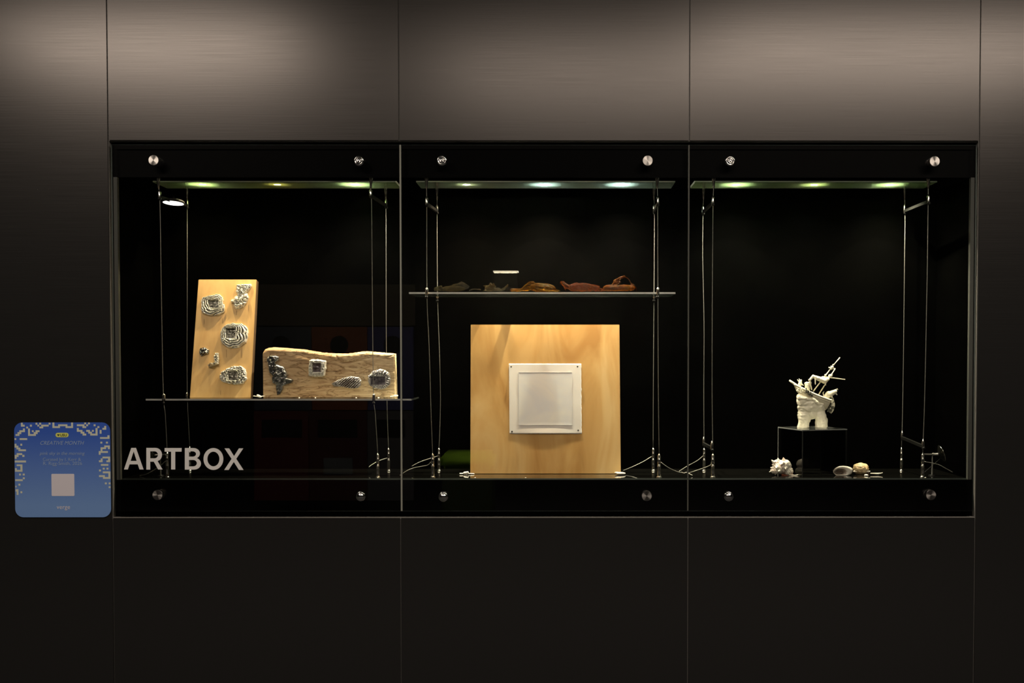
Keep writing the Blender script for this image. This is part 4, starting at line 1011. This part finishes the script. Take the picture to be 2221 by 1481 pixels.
sh3 = thing('domed_shell', Qt(1690, 940, YT+.03), 'domed tan abalone-like shell leaning behind the open white shell', 'shell')
bm = nb(); cS = Qt(1680, 850, YT+.03)
ellip(bm, cS+Vector((0, 0, -.002)), (138*kt, .020, 100*kt)); capsule(bm, Qt(1590, 880, YT+.028), Qt(1780, 890, YT+.028), 40*kt, 32*kt)
blob('shell_dome', bm, .0013, noisecol(mat('tan_shell', (.7, .55, .33), .45), [(.3, (.50, .33, .16)), (.5, (.68, .50, .27)), (.7, (.80, .67, .42))], 70, detail=4, bump=.4), sh3, lambda c, n_: .0011*noise.noise(c*260)+.0009*math.sin((c-cS).length*900), 1)
bm = nb(); capsule(bm, Qt(1650, 905, YT+.016), Qt(1825, 905, YT+.018), 14*kt, 13*kt); capsule(bm, Qt(1570, 905, YT+.02), Qt(1650, 910, YT+.018), 16*kt, 14*kt)
blob('shell_rim', bm, .0011, M_cream, sh3, lambda c, n_: .0007*noise.noise(c*300), 1)
bm = nb(); capsule(bm, Qt(1610, 935, YT+.035), Qt(1800, 935, YT+.035), 26*kt, 22*kt)
o = blob('shell_underside', bm, .0013, mat('dark_brown_shell', (.06, .03, .012), .4), sh3, None, 1); o['label'] = 'dark brown underside of the shell'
o = tag(blob('small_shell', (lambda bm_: (ellip(bm_, Qt(1768, 967, .10), (34*kt, .006, 18*kt)), bm_)[1])(nb()), .0009, M_cream, None, lambda c, n_: .0004*math.sin(c.x*2500), 1, loc=Qt(1768, 978, .10)), 'tiny oval white shell in front of the domed tan shell', 'shell')
bm = nb()
capsule(bm, Qt(1840, 936, .13), Qt(1960, 942, .13), 10*kt, 16*kt); capsule(bm, Qt(1960, 942, .13), Qt(2030, 928, .13), 16*kt, 6*kt); capsule(bm, Qt(2028, 928, .13), Qt(2030, 915, .13), 4*kt, 3*kt)
o = tag(blob('bone_fragment', bm, .0009, M_cream, None, lambda c, n_: .0006*noise.noise(c*500), 1, loc=Qt(1935, 955, .13)), 'thin ragged white bone fragment at the far right of the shells', 'bone')

def small(name, caps, label, cat, m, vox=.0009, group=None, amp=.0005):
    bm = nb()
    for a in caps:
        capsule(bm, P(a[0], a[1], a[5] if len(a) > 5 else .12), P(a[2], a[3], a[5] if len(a) > 5 else .12), a[4]/690, a[4]/690*.8)
    zs = min(v.co.z for v in bm.verts)
    c = P(caps[0][0], caps[0][1], caps[0][5] if len(caps[0]) > 5 else .12)
    o = blob(name, bm, vox, m, None, lambda c, n_: amp*noise.noise(c*500), 1, loc=(c.x, c.y, zs))
    return tag(o, label, cat, group)
M_whitebone = mat('white_bone', (.85, .82, .74), .45)
small('bone_piece', [(550, 858.5, 559, 860, 1.3), (559, 858, 565, 860, 3), (565, 860, 573, 858.5, 1.4)], 'white splayed bone between the wood panel and the driftwood', 'bone', M_whitebone)
small('bone_piece', [(847, 860, 856, 858.5, 1.3), (856, 858.5, 862, 858, 2.3)], 'white bone sliver at the right end of the driftwood', 'bone', M_whitebone)
small('bone_piece', [(998, 1027, 1008, 1027, 2, .15), (1008, 1026, 1014, 1024.5, 3.5, .15), (1014, 1027, 1028, 1027.5, 1.8, .15), (1011, 1027, 1012, 1029, 2.4, .15)], 'white knuckled bone at the left foot of the plywood board', 'bone', M_whitebone)
bm = nb(); ellip(bm, P(1345.5, 1026.5, .14), (.0175, .010, .0048)); ellip(bm, P(1338, 1025, .14), (.008, .006, .003))
tag(blob('flat_shell', bm, .0009, M_cream, None, lambda c, n_: .0004*math.sin(c.x*2200), 1, loc=P(1345.5, 1030, .14)), 'flat oval white shell at the right foot of the plywood board', 'shell')
for px, py, z0, Y, lab in ((649, 861.3, ZS1, .085, 'tiny white pearl on the shelf under the square casting'), (684, 861.5, ZS1, .085, 'faint tan bead on the shelf edge between the two pearls'), (772.5, 861.3, ZS1, .085, 'tiny white pearl on the shelf under the ribbed casting'), (821, 860.8, ZS1, .085, 'oval white bead on the shelf beside the front cable clamp')):
    c = P(px, py, Y); c.z = z0+.0026; bm = nb(); ellip(bm, c, (.0030 if '821' in str(px) else .0022, .0022, .0022)); o = bmo('bead', bm, M_whitebone, None, True, loc=(c.x, c.y, z0)); tag(o, lab, 'bead', 'tiny beads on the left shelf')
for px, lab in ((819.5, 'speck of white shell under the driftwood cable post'), (1030.5, 'speck of white shell on the base edge under the plywood'), (1140, 'second speck of white shell on the base edge under the plywood'), (2007, 'speck of white shell beside the rightmost post')):
    c = P(px, 1037.5, .041); c.z = ZF+.0012; bm = nb(); ellip(bm, c, (.0026, .0016, .0012)); o = bmo('shell_speck', bm, M_whitebone, None, True, loc=(c.x, c.y, ZF)); tag(o, lab, 'shell', 'specks of shell on the base edge')

# ------------------------------------------------------------------ amber glass pieces
def amber(name, col, tcol, mixf=.45):
    m = mat(name, col, .03, 0, Transmission_Weight=.992, IOR=1.5, Coat_Weight=.12, Coat_Roughness=.0, Coat_IOR=1.6)
    b = m.node_tree.nodes['Principled BSDF']; out = m.node_tree.nodes['Material Output']
    nz = nn(m, 'ShaderNodeTexNoise'); nz.inputs['Scale'].default_value = 110; nz.inputs['Detail'].default_value = 1; bp = nn(m, 'ShaderNodeBump'); bp.inputs['Strength'].default_value = .9; bp.inputs['Distance'].default_value = .003
    tcg = nn(m, 'ShaderNodeTexCoord'); lk(m, tcg.outputs['Object'], nz.inputs['Vector']); lk(m, nz.outputs['Fac'], bp.inputs['Height']); lk(m, bp.outputs[0], b.inputs['Coat Normal'])
    tr = nn(m, 'ShaderNodeBsdfTransparent'); tr.inputs[0].default_value = (*tcol, 1)
    mx = nn(m, 'ShaderNodeMixShader'); mx.inputs[0].default_value = mixf
    lk(m, b.outputs[0], mx.inputs[1]); lk(m, tr.outputs[0], mx.inputs[2]); lk(m, mx.outputs[0], out.inputs[0])
    return m
M_am = amber('amber_glass', (.90, .42, .05), (1, .66, .16), .55)
M_br = amber('brown_glass', (.62, .13, .015), (.80, .35, .12), .15)
M_br2 = amber('orange_brown_glass', (.92, .27, .02), (.9, .5, .16), .15)
M_dk = amber('smoky_glass', (.34, .24, .13), (.80, .74, .55), .25)
YG_ = .155
def gp(px, py, dy=0): return P(px, py, YG_+dy)
def px_r(r): return r/(F/(CD+YG_))
def gl_piece(name, caps, ells, m, label, amp=.0008, fr=180, vox=.0009, stripe=0):
    bm = nb()
    for a in caps: capsule(bm, gp(a[0], a[1], a[6] if len(a) > 6 else 0), gp(a[2], a[3], a[6] if len(a) > 6 else 0), px_r(a[4]), px_r(a[5]))
    for e in ells: ellip(bm, gp(e[0], e[1]), (px_r(e[2]), e[4] if len(e) > 4 else px_r(e[2])*.6, px_r(e[3])))
    c = gp(sum(a[0] for a in caps)/len(caps), 634)
    def dsp(p, n_):
        q = amp*1.2*noise.noise(p*fr)-amp*2.0*abs(noise.noise(p*fr*1.9))-amp*.9*abs(noise.noise(p*fr*4.2))+amp*.5
        if stripe: q += stripe*math.sin(p.z*1500+p.x*160+2*noise.noise(p*60))
        return q
    o = blob(name, bm, vox, m, None, dsp, 2, loc=(c.x, YG_, ZS2))
    dz = min(v.co.z for v in o.data.vertices)
    for v in o.data.vertices: v.co.z = max(v.co.z, .0004)
    return tag(o, label, 'glass sculpture', 'blown glass pieces on the middle shelf')
gl_piece('glass_sculpture', [(945, 627, 956, 623, 4, 4), (950, 630, 965, 626, 3, 4), (962, 629, 985, 622, 3, 5.5), (985, 622, 1003, 618, 6, 6), (1003, 616, 1016, 621, 3.5, 2.4), (1000, 614, 1001, 612, 3, 2), (1003, 623, 1014, 624, 4, 2.6), (992, 626, 988, 631, 3, 2), (1018, 630, 1026, 627, 1.5, 1.3), (1026, 627, 1042, 628, 1.3, 1.3)], [(985, 626, 26, 6.5)], M_dk, 'low smoky clear glass piece at the left of the shelf', .0016, 260)
random.seed(5)
sp = [(1062, 622, 1062+random.uniform(-14, 14), 622+random.uniform(-9, 6), 3.2, 1.4, random.uniform(-.015, .012)) for _ in range(14)]
gl_piece('glass_sculpture', sp+[(1058, 626, 1068, 624, 7, 7), (1070, 626, 1088, 629, 4, 3), (1088, 629, 1095, 625, 3, 2.6), (1095, 625, 1101, 618, 2.4, 1.8), (1094, 628, 1101, 621, 1.6, 1.2), (1060, 627, 1048, 631, 2.4, 1.4), (1066, 620, 1070, 614, 2.2, 1.2)], [], M_dk, 'spiky smoky brown glass cluster in front of the acrylic riser', .0014, 300)
gl_piece('glass_sculpture', [(1109, 628.5, 1128, 629, 3.4, 3.0), (1126, 629, 1145, 625, 2.6, 7), (1138, 624, 1150, 616, 5, 5.5), (1150, 614.5, 1156, 613.5, 4.6, 4), (1156, 616, 1165, 622, 4, 8), (1190, 625, 1206, 630, 8, 3), (1206, 630, 1214, 631, 2.4, 1.6), (1160, 622, 1163, 631, 3, 2.4)], [(1178, 624, 27, 9.5, .034), (1168, 623, 20, 9.5, .032), (1192, 626, 14, 8, .028)], M_am, 'amber yellow glass dome with a knob, middle of the shelf', .0011, 130, stripe=.0003)
gl_piece('glass_sculpture', [(1219, 613.5, 1221, 613, 4.4, 4.6), (1222, 615, 1230, 621, 4.6, 5), (1228, 621, 1238, 623, 4, 6), (1224, 622, 1226, 629, 2, 1.4), (1238, 622, 1250, 618, 6, 6), (1290, 626, 1308, 629, 6, 3)], [(1262, 622.5, 30, 9.5, .015), (1278, 624, 24, 8, .014), (1246, 623, 15, 8.5, .014)], M_br, 'long dark red-brown glass piece with a knobbed left end', .0013, 110, stripe=.0005)
gl_piece('glass_sculpture', [(1304, 631, 1316, 625, 2, 5), (1330, 618, 1336, 611, 4, 4.5), (1334, 610, 1345, 603, 4.5, 3.4), (1345, 603, 1353, 600, 3, 2.6), (1353, 600, 1353.5, 598.6, 1.8, 1.6), (1336, 616, 1345, 611, 3.4, 2.6), (1356, 600.5, 1363, 605, .8, .8), (1363, 605, 1369, 614, .8, .9), (1369, 614, 1370, 617, 1, 2), (1373, 617, 1379, 624, 1.6, 1.2), (1379, 624, 1381, 631, 1.1, .9)], [(1322, 624.5, 15, 7.5, .014), (1352, 624, 20, 7.5, .015), (1336, 625, 14, 7, .013), (1368, 624, 9, 6.5, .01)], M_br2, 'orange-brown glass piece with a raised curling arm at the right', .0010, 140)
# clear riser behind
rz = thing('acrylic_riser', P(1096, 634, .20), 'small clear acrylic riser box standing behind the glass pieces', 'riser')
ra, rb = P(1069.5, 587, .185), P(1123.5, 587, .185); rt = ra.z
def rbx(name, *q, m=(M_acryl_haze, M_acredge), edge='z'):
    bm = nb(); box(bm, *q, edge=edge); bmo(name, bm, list(m), rz)
rbx('top_panel', ra.x, rb.x, .185, .235, rt-.0045, rt, m=(M_acryl_haze, mat('polished_acrylic_edge', (.6, .61, .6), .2)))
rbx('side_panel', ra.x, ra.x+.002, .186, .235, ZS2+.0004, rt-.0045, edge=None); rbx('side_panel', rb.x-.002, rb.x, .186, .235, ZS2+.0004, rt-.0045, edge=None)
rbx('front_panel', ra.x+.002, rb.x-.002, .186, .188, ZS2+.0004, rt-.0045, edge=None)

# ------------------------------------------------------------------ hall furniture that the glass doors mirror
def mirr(px, py, d): p = P(px, py, d); return p.x, p.z
D_ = 4.05
bins = thing('recycling_station', (mirr(725, 1000, D_)[0], -D_, 0), 'bank of recycling bins with coloured fronts mirrored in the left glass door', 'bin')
M_bw = mat('grey_bin', (.055, .055, .06), .6); M_bk = mat('bin_opening', (.001, .001, .001), .9)
def bpart(name, x0, x1, y0, y1, m, dd=0, th=.04):
    xa, za = mirr(x0, y1, D_); xb, zb = mirr(x1, y0, D_); bm = nb(); box(bm, xa, xb, -D_-th+dd, -D_+dd, max(0, za), zb); return bmo(name, bm, m, bins)
bpart('header_board', 548, 900, 617, 706, mat('header_brown', (.06, .05, .03), .7), th=.03)
cols = (('bin_front', 552, 676, (.035, .045, .06)), ('bin_front', 676, 797, (.20, .055, .012)), ('bin_front', 797, 896, (.045, .05, .16)))
for n_, x0, x1, c_ in cols: bpart(n_, x0, x1, 709, 889, mat('bin_print_%d' % x0, c_, .6))
for x0, x1, c_ in ((552, 670, (.09, .010, .010)), (670, 797, (.055, .010, .010)), (797, 896, (.075, .075, .08))):
    bpart('bin_door', x0, x1, 891, 1085, mat('bin_door_%d' % x0, c_, .6))
for cxp in (610, 736, 852):
    x, z = mirr(cxp, 748, D_); bm = nb(); lathe(bm, [(0, 0), (.062, 0), (.062, .004), (0, .004)], Matrix.Translation((x, -D_, z)) @ Matrix.Rotation(-PI/2, 4, 'X'), 28); bmo('round_opening', bm, M_bk, bins)
for x0, x1 in ((568, 655), (690, 775), (817, 878)): bpart('flap_opening', x0, x1, 910, 948, M_bk, .004, .004)
bpart('notice', 702, 765, 993, 1028, mat('notice_grey', (.10, .11, .12), .7), .005, .004)
xa, z1 = mirr(955, 983, 3.2); xb, z0 = mirr(1072, 1018, 3.2)
seat = thing('lime_seat', ((xa+xb)/2, -3.1, 0), 'lime green upholstered stool mirrored beside the plywood board', 'stool')
M_lime = mat('lime_fabric', (.30, .58, .025), .8)
bm = nb(); box(bm, xa, xb, -3.5, -3.15, z0, z1, bev=.025); bmo('seat_cushion', bm, M_lime, seat, True)
bm = nb(); box(bm, xa+.01, xb-.01, -3.48, -3.17, .05, z0-.005, bev=.01); bmo('seat_base', bm, mat('dark_green_fabric', (.02, .035, .005), .8), seat)
for sx in (xa+.04, xb-.04):
    for sy in (-3.45, -3.20):
        bm = nb(); tube(bm, [(sx, sy, 0), (sx, sy, .055)], .012, 10); bmo('leg', bm, M_dark, seat)
